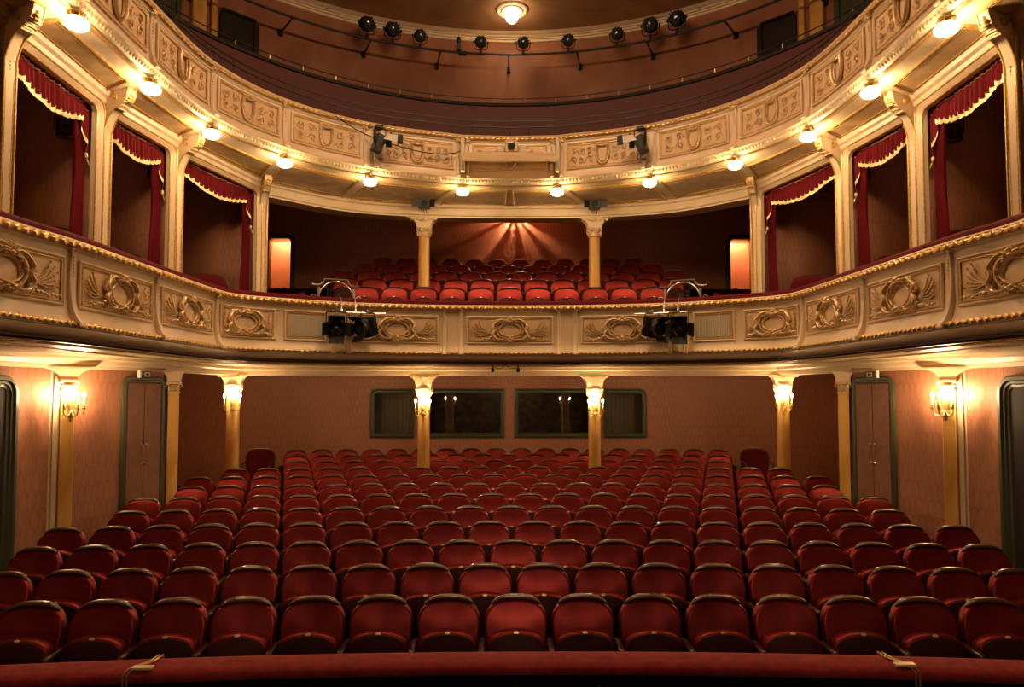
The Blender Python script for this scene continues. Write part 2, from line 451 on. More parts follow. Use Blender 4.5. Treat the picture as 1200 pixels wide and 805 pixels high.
FR = [(.0, .02), (.0, -.05), (-.03, -.06), (-.05, -.045), (-.08, -.045), (-.10, -.02), (-.10, .05)]   # lateral (inward), depth
for i, (x0, x1) in enumerate(WIN):
    cor = ('tl',) if i == 0 else ('tr',) if i == 3 else ()
    e = empty('window_%d' % (i + 1), ((x0 + x1) / 2, BY, WZ0)); struct(e)
    b = MB(lambda x, d, z: (x, BY + d, z))
    b.band(roundrect(x0 - .02, x1 + .02, WZ0 - .02, WZ1 + .02, .16, cor), FR, closed=True)
    b.build('window_frame', 'green', e, world=True, smooth=25)
    p = MB(); p.add([(x0 + .05, BY + .03, WZ0 + .05), (x1 - .05, BY + .03, WZ0 + .05), (x1 - .05, BY + .03, WZ1 - .05), (x0 + .05, BY + .03, WZ1 - .05)], [(0, 1, 2, 3)])
    p.build('glass_pane', 'glass', e, world=True, smooth=0)
# ---- door frames on polygonal side walls : local frame u along wall, d out of the wall
def wallmap(A, B):
    A = Vector(A); B = Vector(B); t = (B - A).normalized(); n = Vector((t.y, -t.x))
    if n.dot(Vector((0, 6)) - A) < 0: n = -n
    return (lambda u, d, z: (A.x + t.x * u + n.x * d, A.y + t.y * u + n.y * d, z)), (B - A).length
DN = 0
for s in (-1, 1):
    # double leaf door
    DN += 1
    f, L = wallmap((s * 5.175, 9.17), (s * 4.965, 9.81))
    e = empty('door_%d' % DN, f(L / 2, 0, floorz(9.4))); struct(e)
    DF = [(.02, -.01), (.02, .03), (0, .04), (-.03, .036), (-.045, .022), (-.06, .022), (-.07, .005), (-.07, -.01)]
    b = MB(f); b.band(roundrect(0, L, floorz(9.4), E + .215, .10, ('tl', 'tr')), DF)
    b.build('door_frame', 'green', e, world=True, smooth=25)
    for k in (0, 1):
        b = MB(f); a0 = L / 2 - .004 if k else .05; a1 = L - .05 if k else L / 2 - .004 * 3
        b.box(L / 2 + .004, L - .055, .002, .03, floorz(9.4), E + .13) if k else b.box(.055, L / 2 - .004, .002, .03, floorz(9.4), E + .13)
        leaf = b.build('door_leaf', 'door', e, world=True)
        h = MB(f); u = L / 2 + (.035 if k else -.035)
        h.tube([(u, .03, E - .96), (u, .07, E - .94), (u, .075, E - .85), (u, .07, E - .72), (u, .03, E - .70)], .009)
        h.ball(Vector((u, .04, E - .96)), .018); h.ball(Vector((u, .04, E - .70)), .018)
        h.build('door_handle', 'brass', leaf, world=True)
    # near door toward the stage: green frame, dark opening
    DN += 1
    f, L = wallmap((s * 5.812, 6.53), (s * 5.694, 7.84))
    e = empty('door_%d' % DN, f(L / 2, 0, 0)); struct(e)
    NF = [(.04, 0), (.04, .05), (.015, .08), (-.02, .08), (-.035, .055), (-.06, .055), (-.07, .035), (-.10, .03), (-.12, .004), (-.12, 0)]
    b = MB(f); b.band(roundrect(0, L, -.05, E + .17, .17, ('tl', 'tr'), 8), NF); b.build('door_frame', 'green', e, world=True, smooth=25)
    b = MB(f); b.box(.1, L - .1, .002, .02, 0, E + .08); b.build('door_leaf', 'dark', e, world=True)
# ---- stalls soffit (underside of the balcony)
SOF = E + .455
def soffit_sheet(name, path, off, z, outer, m, zo=None):
    n = 120; mb = MB(); vs = []; O = Path(outer)
    for i in range(n + 1):
        a = path.map(path.L * i / n, off, z); p, _ = O.at(O.L * i / n)
        vs += [a, (p.x, p.y, zo if zo is not None else z)]
    mb.add(vs, [(2 * i, 2 * i + 2, 2 * i + 3, 2 * i + 1) for i in range(n)])
    return struct(mb.build(name, m, smooth=0))
soffit_sheet('ceiling_stalls', BP, -.02, SOF, [(-7.3, 2.2), (-7.3, 9), (-7.3, 15), (0, 15), (7.3, 15), (7.3, 9), (7.3, 2.2)], 'sofcream')
# gilt fillets running round the soffit and across it
def trim(name, pathobj, offs, z, r, m):
    mb = MB()
    for o in offs:
        n = 140; mb.tube([pathobj.map(pathobj.L * i / n, o, z) for i in range(n + 1)], r, 6)
    return struct(mb.build(name, m))
trim('trim_soffit_fillet', BP, (-.12, -.16, -.62, -.66), SOF - .004, .012, 'gold')
# cornice between soffit and side walls, and the beam over the stalls columns
BEAMPTS = [(-5.02, 9.72), (-4.95, 10.2), (-4.76, 11.80), (-4.5, 11.87), (-1.51, 12.10), (0, 12.14), (1.51, 12.10), (4.5, 11.87), (4.76, 11.80), (4.95, 10.2), (5.02, 9.72)]
SB = Path(c2(BEAMPTS, 8))
def beam(name, path, prof, m='cream'):
    mb = MB(); path.sweep(mb, prof, step=.12); return struct(mb.build(name, m, smooth=25))
beam('trim_beam_stalls', SB, [(-.16, SOF + .05), (-.16, E + .315), (.12, E + .315), (.12, E + .34), (.15, E + .34), (.15, E + .39), (.19, E + .41), (.19, SOF + .02)])
for s in (-1, 1):
    pp = [(s * abs(x), y) for x, y in WL]; pp = pp if s < 0 else pp[::-1]
    W = Path(pp)
    beam('trim_cornice_' + SIDE[s], W, [(-.02, E + .305), (.05, E + .305), (.06, E + .35), (.10, E + .36), (.13, E + .41), (.20, E + .425), (.22, SOF + .03)])
# ---- balcony slab floor, boxes
soffit_sheet('floor_balcony', BP, -.12, E + .62, [(-6.3, 2.2), (-6.3, 9), (-6.3, 11.2), (0, 11.2), (6.3, 11.2), (6.3, 9), (6.3, 2.2)], 'carpet')
BF0 = E + 1.78 - .83          # balcony first row floor
for r in range(6):
    z = BF0 + .265 * r; y = 11.05 + .74 * r
    b = MB(); b.box(-6.2, 6.2, y, 15.3, z - .3, z, c=.005); struct(b.build('floor_balcony_step', 'carpet'))
# balcony back wall: opening for two lit doors
BBY = 15.3
def bx(px): return (px - 590.2) / 800 * BBY - .09
DZ = E + atY(325, 277.5, 15.3)[1]; DX = [(bx(312), bx(341)), (bx(856), bx(885))]
mb = MB(); uvs = []; BY_ = BY; BY = BBY
def wq2(x0, x1, z0, z1):
    mb.add([(x0, BBY, z0), (x1, BBY, z0), (x1, BBY, z1), (x0, BBY, z1)], [(0, 1, 2, 3)]); uvs.extend([(x0, z0), (x1, z0), (x1, z1), (x0, z1)])
wq2(-6.3, 6.3, DZ, E + 4.6)
xs = [-6.3, DX[0][0], DX[0][1], DX[1][0], DX[1][1], 6.3]
for i in range(0, 6, 2): wq2(xs[i], xs[i + 1], E + .5, DZ)
struct(mb.build('wall_balcony_back', 'paper', uvs=uvs)); BY = BY_
for i, (x0, x1) in enumerate(DX):
    DN += 1; s = -1 if i == 0 else 1
    e = empty('door_%d' % DN, ((x0 + x1) / 2, BBY, E + 1.4)); struct(e)
    b = MB(lambda x, d, z: (x, BBY - d, z)); b.band(roundrect(x0, x1, E + 1.2, DZ, .12), [(.07, 0), (.07, .04), (0, .05), (-.04, .03), (-.04, -.1)])
    b.build('door_frame', 'green', e, world=True, smooth=25)
    b = MB(); hx = x0 + .04 if s < 0 else x1 - .04
    b.box(x0 - .1, x1 + .1, BBY + .55, BBY + .6, E + 1.2, DZ, c=.01)
    leaf = b.build('door_leaf', 'orange', e, world=True)
    b = MB(); cx = (x0 + x1) / 2 + s * .06
    b.box(cx - .05, cx + .05, BBY + .52, BBY + .56, E + 2.30, E + 2.46); b.tube([(cx - .03, BBY + .52, E + 2.36), (cx - .03, BBY + .47, E + 2.36), (cx + .12, BBY + .47, E + 2.36)], .012)
    b.build('door_lock', 'iron', leaf, world=True)
    # corridor behind
    b = MB(); X0, X1 = x0 - .5, x1 + .5; Y0, Y1 = BBY + .02, BBY + 1.3; Z0, Z1 = E + 1.2, E + 3.9
    b.add([(X0, Y0, Z0), (X1, Y0, Z0), (X1, Y1, Z0), (X0, Y1, Z0), (X0, Y0, Z1), (X1, Y0, Z1), (X1, Y1, Z1), (X0, Y1, Z1)],
          [(0, 1, 2, 3), (4, 7, 6, 5), (3, 2, 6, 7), (0, 3, 7, 4), (1, 5, 6, 2)])
    struct(b.build('wall_corridor', 'orange', smooth=0))
    lt = bpy.data.lights.new('corridor_lamp', 'POINT'); lt.energy = 60; lt.color = (1, .62, .36); lt.shadow_soft_size = .06
    lo = bpy.data.objects.new('corridor_lamp', lt); COL.objects.link(lo); lo.location = ((x0 + x1) / 2, BBY + .3, E + 3.75)
for s in (-1, 1):
    ribbon('wall_balcony_' + SIDE[s], [(s * 6.2, 2.0), (s * 6.2, 15.3)], E + .5, E + 4.6, 'paper')
flat('ceiling_balcony', [(-6.3, 11.6), (6.3, 11.6), (6.3, 15.4), (-6.3, 15.4)], lambda x, y: E + 3.3 + max(0, y - 12) * .32, 'upwall')
flat('ceiling_boxes', [(-6.25, 2.0), (-4.4, 2.0), (-4.4, 8.7), (-3.8, 11.6), (-6.25, 11.6)], E + 3.32, 'paper')
flat('ceiling_boxes', [(6.25, 2.0), (4.4, 2.0), (4.4, 8.7), (3.8, 11.6), (6.25, 11.6)], E + 3.32, 'paper')
# partitions between boxes
for s in (-1, 1):
    for i, (x, y) in enumerate(POST):
        o = ribbon('wall_partition', [(s * (abs(x) + .10), y + .10), (s * 6.2, y + .45 + .1 * i)], E + .6, E + 3.25, 'paper')
        sol = o.modifiers.new('thickness', 'SOLIDIFY'); sol.thickness = .06; sol.offset = 0
# ---- gallery soffit with coffers
SG = E + 3.245 + DG
INN = [(GL[0][0] + .01, 4.5)] + GL[:-1] + [GL[-1], (0, GL[-1][1] + .05)]
OUT = [(POST[0][0] - .02, 4.4)] + POST + [(-2.80, 11.45), (-1.32, 11.80), (0, 11.86)]
INN = INN + [(-x, y) for x, y in INN[::-1][1:]]; OUT = OUT + [(-x, y) for x, y in OUT[::-1][1:]]
def zout(i): 
    k = min(i, len(OUT) - 1 - i); return [E + 3.26, E + 3.26, E + 3.26, E + 3.27, E + 3.27, E + 3.275, E + 3.275, E + 3.275][k]
sof = MB(); cof = MB(); gil = MB()
gs = [GP.sat(*p) for p in INN]
def sofpt(i, u, v):
    """bay i, u along, v 0 inner .. 1 outer"""
    a = GP.map(gs[i] + (gs[i + 1] - gs[i]) * u, -.03, SG)
    p = Vector(OUT[i]).lerp(Vector(OUT[i + 1]), u); z = zout(i) * (1 - u) + zout(i + 1) * u
    return (a[0] + (p.x - a[0]) * v, a[1] + (p.y - a[1]) * v, a[2] + (z - a[2]) * v)
trimg = empty('trim_gallery_soffit', (0, 8, SG)); struct(trimg)
for i in range(len(INN) - 1):
    sof.grid(lambda u, v: sofpt(i, u, v), 10, 1)
    u0, u1, v0, v1 = (.06, .94, .16, .93) if 3 < i < 10 else (.07, .93, .32, .84)
    def low(u, v, d):
        p = sofpt(i, u, v); return (p[0], p[1], p[2] - d)
    cof.grid(lambda u, v: low(u0 + (u1 - u0) * u, v0 + (v1 - v0) * v, .006), 10, 1)
    for e_, r, dd in ((0, .017, .012), (.06, .007, .01)):
        a0, a1, b0, b1 = u0 + e_ * .5, u1 - e_ * .5, v0 + e_ * 1.2, v1 - e_ * 1.2
        loop = [low(a0 + (a1 - a0) * t / 10, b0, dd) for t in range(11)] + [low(a1 - (a1 - a0) * t / 10, b1, dd) for t in range(11)]
        gil.tube(loop, r, 6, closed=True)
struct(sof.build('ceiling_gallery_soffit', 'sofcream', smooth=20))
cof.build('coffer_panel', 'marble', trimg, world=True, smooth=20); gil.build('coffer_moulding', 'gold', trimg, world=True)
# header wall over boxes and beam over the balcony seats
for s in (-1, 1):
    pts = [(s * 4.42, 4.4)] + [(s * abs(x), y) for x, y in POST]
    if s > 0: pts = pts[::-1]
    beam('trim_header_' + SIDE[s], Path(pts), [(-.10, E + 3.30), (-.10, E + 3.11), (.0, E + 3.11), (.02, E + 3.13), (.055, E + 3.15), (.065, E + 3.19), (.10, E + 3.21), (.12, E + 3.28)])
GB = Path(c2([(POST[3][0] - .08, POST[3][1] + .02), (-2.8, 11.45), (-1.49, 11.80), (0, 11.88), (1.49, 11.80), (2.8, 11.45), (-POST[3][0] + .08, POST[3][1] + .02)], 8))
beam('trim_beam_balcony', GB, [(-.14, E + 3.5), (-.14, E + 3.03), (.10, E + 3.05), (.10, E + 3.075), (.12, E + 3.09), (.12, E + 3.20), (.15, E + 3.22), (.15, E + 3.30)])
# ---- upper gallery
ZBAR = atY(598, 121.6, 12.2)[1]          # barrier cap
ZCO = atY(598, 45, 13.95)[1]; ZCE = atY(598, 35.5, 13.80)[1]
print('levels', ZBAR, ZCO, ZCE, 'DG', DG)
def arcpts(r, c=6.9, y0=2.0, n=40):
    pts = [(-r, y0)] + [(-r * math.cos(PI * i / n), c + r * math.sin(PI * i / n)) for i in range(n + 1)] + [(r, y0)]
    return pts
soffit_sheet('floor_gallery', GP, -.1, E + 4.0 + DG, arcpts(5.25), 'carpet')
def annulus(name, r0, r1, z0, z1, m):
    a = arcpts(r0); b_ = arcpts(r1); mb = MB(); vs = []
    for p, q in zip(a, b_): vs += [(p[0], p[1], z0), (q[0], q[1], z1)]
    mb.add(vs, [(2 * i, 2 * i + 2, 2 * i + 3, 2 * i + 1) for i in range(len(a) - 1)]); return struct(mb.build(name, m, smooth=0))
annulus('floor_gallery_upper', 5.28, 7.25, E + 4.5, E + 4.7, 'carpet')
ribbon('wall_gallery', arcpts(7.2), E + 4.0, E + ZCE + .3, 'upwall')
beamp = Path(arcpts(7.2))
H_ = ZCE - ZCO
beam('trim_gallery_cornice', beamp, [(0, E + ZCO - .02), (.03, E + ZCO - .015), (.035, E + ZCO + .25 * H_), (.07, E + ZCO + .3 * H_), (.075, E + ZCO + .55 * H_), (.11, E + ZCO + .6 * H_), (.13, E + ZCO + .85 * H_), (.17, E + ZCO + .9 * H_), (.19, E + ZCE), (.24, E + ZCE + .02)])
flat('ceiling', [(-7.4, -2.5), (7.4, -2.5), (7.4, 14.4), (-7.4, 14.4)], E + ZCE + .02, 'ceil')
# lit pilasters and dark doorways high on the gallery side walls
for s in (-1, 1):
    for ang, w, d_, m, nm in ((41, .24, .14, 'shaft', 'trim_gallery_pilaster'), (43.2, .10, .10, 'shaft', 'trim_gallery_pilaster'), (47, .62, .02, 'dark', 'door_gallery'), (35.5, .75, .02, 'green', 'door_gallery')):
        A = math.radians(ang); cx, cy = s * 7.2 * math.cos(A), 6.9 + 7.2 * math.sin(A)
        xf = Matrix.Translation((cx, cy, 0)) @ Matrix.Rotation(-(PI / 2 - A) * s, 4, 'Z')
        b = MB(); b.box(-w / 2, w / 2, -d_, .03, E + 4.6, E + ZCO + .05 if nm != 'door_gallery' else E + 6.9, xf); 
        if nm == 'door_gallery':
            for k in (-1, 1): b.box(k * w / 2 - .05, k * w / 2 + .05, -.06, .02, E + 4.6, E + 6.8, xf)
        struct(b.build(nm, m))
# pit walls/closure beside and behind the camera (unlit stage side)
ribbon('wall_stage', [(-7.4, 2.0), (-7.4, -2.5), (7.4, -2.5), (7.4, 2.0)], -.6, E + ZCE + .1, 'pit')
for s in (-1, 1): ribbon('wall_proscenium_' + SIDE[s], [(s * 7.4, 2.0), (s * 3.9, 2.0)], -.6, E + ZCE + .1, 'cream')
# ================================================================== SEATS
def outline(n=36):
    pts = [(-.205, .36)]
    for k in range(n + 1):
        a = PI - PI * k / n; c, s = math.cos(a), math.sin(a)
        pts.append((.238 * math.copysign(abs(c) ** (2 / 3.0), c), .70 + .17 * abs(s) ** (2 / 2.3)))
    pts.append((.205, .36))
    return pts
def cushion(mb, pts, ybase, rings, cx=0, cz=.62, curve=0.0, lean=0.0, zl=.4):
    """closed cushion: rings=(scale, y offset)"""
    n = len(pts); vs = []; fs = []
    for sc_, dy in rings:
        for x, z in pts:
            X = cx + (x - cx) * sc_; Z = cz + (z - cz) * sc_
            vs.append((X, ybase + dy - curve * (X / .24) ** 2 + lean * (Z - zl), Z))
    for i in range(len(rings) - 1):
        for k in range(n):
            l = (k + 1) % n; fs.append((i * n + k, i * n + l, (i + 1) * n + l, (i + 1) * n + k))
    fs.append(tuple(range(n))[::-1]); fs.append(tuple((len(rings) - 1) * n + k for k in range(n)))
    mb.add(vs, fs)
def make_seat(name):
    root = empty(name)
    o = outline()
    b = MB(); cushion(b, o, 0, [(1, .03), (1.0, -.012), (.985, -.026), (.955, -.034), (.91, -.037), (.82, -.043), (.70, -.050), (.55, -.058), (.38, -.064), (.2, -.067), (.02, -.068)], curve=.035, lean=.185)
    b.build('backrest', 'velvet', root, smooth=60)
    b = MB(); cushion(b, [(x * .985, z) for x, z in o], 0, [(1, .031), (1, .045), (.97, .05), (.1, .052)], curve=.035, lean=.185)
    b.build('back_shell', 'wood', root, smooth=60)
    # curved wooden top rail
    top = [p for p in o if p[1] > .80 and abs(p[0]) < .19]; b = MB(); N = len(top)
    P = [(x, -.035 * (x / .24) ** 2 + .185 * (z - .4) + .0, z + .012) for x, z in top]
    vs = []; n = 10
    for i, p in enumerate(P):
        f = math.sin(PI * (i + .001) / (N - .998)) ** .45
        for k in range(n):
            a = 2 * PI * k / n; vs.append((p[0], p[1] + .042 * f * math.cos(a), p[2] + (.017 * f + .004) * math.sin(a)))
    fs = [(i * n + k, i * n + (k + 1) % n, (i + 1) * n + (k + 1) % n, (i + 1) * n + k) for i in range(N - 1) for k in range(n)]
    b.add(vs, fs + [tuple(range(n)), tuple((N - 1) * n + k for k in range(n))]); b.build('top_rail', 'wood', root, smooth=60)
    # tipped-up seat : arched cushion with its underside to the front
    so = [(-.19, .32)] + [(.215 * -math.cos(PI * k / 20), .585 + .105 * math.sin(PI * k / 20) ** .8) for k in range(21)] + [(.19, .32)]
    b = MB(); cushion(b, so, -.10, [(.96, .04), (1, .02), (1, -.035), (.97, -.055), (.93, -.06)], cz=.52, lean=.1); b.build('seat_cushion', 'velvet', root, smooth=60)
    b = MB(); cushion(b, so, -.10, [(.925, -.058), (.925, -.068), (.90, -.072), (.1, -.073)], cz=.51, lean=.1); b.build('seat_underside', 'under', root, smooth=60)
    b = MB(); b.lathe([(.001, -.004), (.020, -.004), (.021, 0), (.018, .003), (.001, .004)], 16, Matrix.Translation((0, -.128, .682)) @ Matrix.Rotation(PI / 2.6, 4, 'X') @ Matrix.Diagonal((1, .55, 1, 1)))
    b.build('number_plate', 'plate', root)
    def arm(x):
        b = MB(); b.box(x - .022, x + .022, -.25, -.02, .565, .60, c=.01); b.ball((x, -.245, .58), .024, 10, 6, (1, .8, .8))
        b.build('armrest', 'wood', root)
        b = MB(); b.box(x - .016, x + .016, -.22, .10, .02, .57, c=.006); b.box(x - .02, x + .02, -.30, .12, 0, .03, c=.006)
        b.build('side_frame', 'iron', root)
    arm(.254)
    return root
proto = make_seat('auditorium_chair'); first = [True]
def add_arm(root, x=-.508):
    for c in list(root.children):
        if c.name.startswith(('armrest', 'side_frame')):
            k = c.copy(); COL.objects.link(k); k.parent = root; k.location = (x, 0, 0)
ROWS = [15, 18, 19, 20, 19, 20, 19, 20, 19, 16, 17, 18]
R_ARC = 45.0; PITCH = .508
for r, n in enumerate(ROWS):
    d = 5.23 + .81 * r
    for k in range(n):
        a = (k - (n - 1) / 2) * PITCH / R_ARC
        x = R_ARC * math.sin(a); y = d - R_ARC + R_ARC * math.cos(a)
        o = proto if first[0] else copy_tree(proto); first[0] = False
        place(o, (x, y, floorz(y) + .002), -a)
        if k == 0: add_arm(o)
        tag(o, 'burgundy velvet stalls seat, %s from the left in the %s row from the front' % (ORD[k + 1], ORD[r + 1]), 'theatre seat', 'stalls seats')
# balcony seats
bproto = copy_tree(proto); bproto.name = 'raked_auditorium_chair'
for c in list(bproto.children):
    if c.location.x < -.1: bpy.data.objects.remove(c)
BROWS = [11, 13, 14, 13, 12]; used = [False]
for r, n in enumerate(BROWS):
    d = 11.55 + .74 * r; R = 26
    for k in range(n):
        a = (k - (n - 1) / 2) * .482 / R
        x = R * math.sin(a); y = d - R + R * math.cos(a) - .10
        o = copy_tree(bproto) if used[0] else bproto; used[0] = True
        place(o, (x, y, BF0 + .265 * r + .002 + .02), -a, .92)
        if k == 0: add_arm(o, -.508)
        tag(o, 'dark red balcony seat, %s from the left in the %s balcony row' % (ORD[k + 1], ORD[r + 1]), 'theatre seat', 'balcony seats')
# larger free-standing armchairs at the ends of the last stalls row
def make_chair(name, m='velvetd'):
    root = empty(name)
    o = [(-.235, .46)] + [(.27 * math.copysign(abs(math.cos(PI - PI * k / 24)) ** .7, math.cos(PI - PI * k / 24)), .72 + .20 * math.sin(PI * k / 24) ** .75) for k in range(25)] + [(.235, .46)]
    b = MB(); cushion(b, o, .12, [(1, .03), (1.0, -.02), (.97, -.045), (.9, -.05), (.5, -.03), (.02, -.025)], cz=.7, curve=.03, lean=.12, zl=.45); b.build('backrest', m, root, smooth=60)
    b = MB(); b.tube([(x * 1.03, .135 - .03 * (x / .24) ** 2 + .12 * (z - .45), z * 1.008) for x, z in o], .016, 8); b.build('back_frame', 'wood', root)
    b = MB(); b.box(-.25, .25, -.36, .12, .40, .50, c=.035); b.build('seat', m, root)
    for sx in (-1, 1):
        for y in (-.32, .11):
            b = MB(); b.tube([(sx * .22, y, .41), (sx * .225, y * 1.03, .2), (sx * .23, y * 1.06, .0)], [.024, .018, .014], 8); b.build('leg', 'wood', root)
        b = MB(); b.tube([(sx * .26, .13, .66), (sx * .27, -.05, .68), (sx * .27, -.26, .66), (sx * .255, -.30, .60), (sx * .24, -.28, .47)], .016, 8); b.build('armrest', 'wood', root)
    return root
ch = make_chair('armchair')
for s in (-1, 1):
    o = ch if s < 0 else copy_tree(ch)
    place(o, (s * 4.98, 13.75, floorz(13.75) + .003), -s * .12)
    tag(o, 'dark padded armchair standing alone past the %s end of the last stalls row' % SIDE[s], 'chair')
BOXN = {0: 'front', 1: 'middle', 2: 'rear'}
for s in (-1, 1):
    for i, (x, y, rz) in enumerate([(-4.66, 7.0, .5), (-4.62, 8.35, .7), (-4.24, 9.85, .5)]):
        o = copy_tree(ch); o.name = 'box_chair'
        place(o, (s * (abs(x) + .12), y, E + .82), -s * rz * -1 * -1)
        tag(o, 'dark red upholstered chair inside the %s box on the %s side' % (BOXN[i], SIDE[s]), 'chair')
    o = copy_tree(ch); o.name = 'box_chair'; place(o, (s * 3.55, 10.95, E + .70), s * .9)
    tag(o, 'red chair behind the balcony rail beside the %s rear gilded post' % SIDE[s], 'chair')
b = MB()
for s in (-1, 1):
    xs_ = sorted((s * 4.46, s * 6.17))
    b.box(xs_[0], xs_[1], 5.5, 10.9, E + .6, E + .82, c=.005)
struct(b.build('floor_boxes', 'carpet'))

# ================================================================== ORCHESTRA RAIL
rail = empty('orchestra_rail', (0, 4.15, 0), 0, 'long red velvet padded rail in front of the first stalls row', 'rail')
RY0 = atZ(600, 762, -1.62)[1]; RY1 = atZ(600, 786, -1.66)[1]; RW = RY0 - RY1
RP = Path([(x, RY0 - (x * x) / (2 * 27)) for x in [-4.2 + .1 * i for i in range(85)]])
RZ = E - 1.62
b = MB(); RP.sweep(b, [(0, RZ - .10), (0, RZ - .02), (.012, RZ - .003), (.04, RZ), (RW - .05, RZ - .004), (RW - .01, RZ - .015), (RW + .003, RZ - .03), (RW + .005, RZ - .05), (RW - .01, RZ - .07), (RW - .05, RZ - .075)])
b.build('velvet_cushion', 'railvelvet', rail, world=True, smooth=60)
b = MB(); RP.sweep(b, [(.0, .0), (.0, RZ - .05), (RW - .03, RZ - .05), (RW - .03, -.6), (RW - .06, -.6)]); b.build('rail_front', 'pit', rail, world=True, smooth=30)
for s in (-1, 1):
    x = -2.23 if s < 0 else 2.28
    y0 = RY0 - x * x / 54
    e = empty('rail_bracket', (x, y0 - .15, RZ), 0, 'brass clip with small plate over the velvet rail, %s of the seats' % SIDE[s], 'bracket')
    b = MB()
    for dx in (-.012, .012):
        b.tube([(x + dx + s * -.03, y0 + .01, RZ - .03), (x + dx + s * -.03, y0 + .01, RZ + .012), (x + dx - s * .015, y0 - .08, RZ + .008), (x + dx + s * .05, y0 - RW + .03, RZ + .003), (x + dx + s * .06, y0 - RW - .012, RZ - .02), (x + dx + s * .06, y0 - RW - .015, RZ - .16)], .006, 6)
    b.build('clip_rod', 'brass', e, world=True)
    b = MB(); b.box(x - .045 + .0, x + .075, y0 - .20, y0 - .155, RZ + .001, RZ + .016); b.build('plate', 'plate', e, world=True)
# small steel fittings low on the pit face
for x, nm in ((-.02, 'middle'), (.48, 'right of the middle')):
    b = MB(); b.lathe([(.002, 0), (.018, .002), (.02, .012), (.012, .02), (.002, .022)], 12, Matrix.Translation((x, RY0 - RW + .02, RZ - .15)) @ Matrix.Rotation(PI / 2, 4, 'X'))
    b.tube([(x, RY0 - RW + .01, RZ - .15), (x + .02, RY0 - RW - .01, RZ - .17), (x + .01, RY0 - RW, RZ - .2)], .005); tag(b.build('hook', 'iron'), 'small dark hook on the black pit face, %s' % nm, 'hook')

# ================================================================== ORNAMENT
def spiral(cx, cz, r0, turns, a0, hand=1, n=20, k=.75):
    return [(cx + r0 * (1 - k * i / n) * math.cos(a0 + hand * turns * 2 * PI * i / n), cz + r0 * (1 - k * i / n) * math.sin(a0 + hand * turns * 2 * PI * i / n)) for i in range(n + 1)]
def T(mb, pts2, r, y=0.02, n=6, taper=True):
    N = len(pts2)
    if taper: R = [r * (.35 + .65 * math.sin(PI * (i + .5) / N) ** .7) for i in range(N)]
    else: R = r
    mb.tube([(u, y, v) for u, v in pts2], R, n)
def sm(pts, n=5, closed=False): return [(p.x, p.y) for p in catmull([(a, b_, 0) for a, b_ in pts], n, closed)]
def shell(mb, u, v, r, a0, a1, n=7, y=.03):
    for i in range(n):
        a = a0 + (a1 - a0) * i / (n - 1)
        mb.tube([(u, y, v), (u + r * .6 * math.cos(a), y + .02, v + r * .6 * math.sin(a)), (u + r * math.cos(a), y + .005, v + r * math.sin(a))], [r * .08, r * .17, r * .12], 6)
    mb.ball((u, y + .015, v), r * .3, 8, 5)
def cartouche(mb, hw, hh):
    """gilded rococo cartouche with sprays and garlands; u across, v up, y out of the panel"""
    S = hh / .2; rx, ry = .17 * S, .105 * S
    ell = [(rx * math.cos(2 * PI * i / 28), ry * math.sin(2 * PI * i / 28)) for i in range(28)]
    mb.tube([(u, .018, v) for u, v in ell], .011 * S, 6, closed=True)
    for s in (-1, 1):
        T(mb, sm([(s * u * S, v * S) for u, v in [(.05, .135), (.13, .165), (.21, .13), (.265, .06), (.24, -.005), (.275, -.07), (.225, -.14), (.13, -.155), (.07, -.125)]], 5), .021 * S, .028, 7)
        T(mb, sm([(s * u * S, v * S) for u, v in [(.09, .12), (.17, .11), (.215, .04), (.205, -.04), (.15, -.105), (.08, -.115)]], 4), .012 * S, .02)
        for cx, cz, r0, a0, hd in ((.20, .135, .035, 0, 1), (.275, .02, .032, PI / 2, -1), (.235, -.13, .036, -PI / 2, 1), (.09, -.15, .03, 0, 1), (.09, .15, .03, 0, -1)):
            T(mb, spiral(s * cx * S, cz * S, r0 * S, .9, a0 if s > 0 else PI - a0, hd * s, 9), .011 * S, .03)
        # leaf sprays
        W = hw - .02
        for i, (tu, tv, lw) in enumerate([(.62, .95, .009), (.78, .80, .010), (.92, .62, .010), (.98, .36, .009), (.90, .12, .008)]):
            bu, bv = .30 * S, -.055 * S; eu, ev = bu + (W - bu) * tu, -.1 * S + tv * .25 * S
            mu, mv = (bu + eu) / 2 + .02, (bv + ev) / 2 - .03 * S
            T(mb, [(s * a, b_) for a, b_ in sm([(bu, bv), (mu, mv), (eu, ev)], 5)], lw * S, .016)
            mb.ball((s * eu, .018, ev), .011 * S, 6, 4)
            mb.ball((s * (mu * .45 + eu * .55), .018, mv * .45 + ev * .55 + .012), .010 * S, 6, 4, (1.6, .7, .8))
        # garland of flowers towards the lower corner
        for i in range(9):
            t = i / 8; u = .25 * S + (W - .25 * S) * t; v = -.10 * S - .035 * S * math.sin(PI * t * .9) - .03 * S * t
            mb.ball((s * u, .022, v + .008 * math.sin(i * 2.3)), (.022 - .009 * t) * S, 7, 4, (1.15, .7, .95))
    shell(mb, 0, .125 * S, .08 * S, math.radians(10), math.radians(170), 9)
    shell(mb, 0, -.13 * S, .07 * S, math.radians(200), math.radians(340), 7)
    for k in range(12):
        a = 2 * PI * k / 12 + .2; mb.ball((.205 * S * math.cos(a), .02, .128 * S * math.sin(a)), .012 * S, 6, 4)
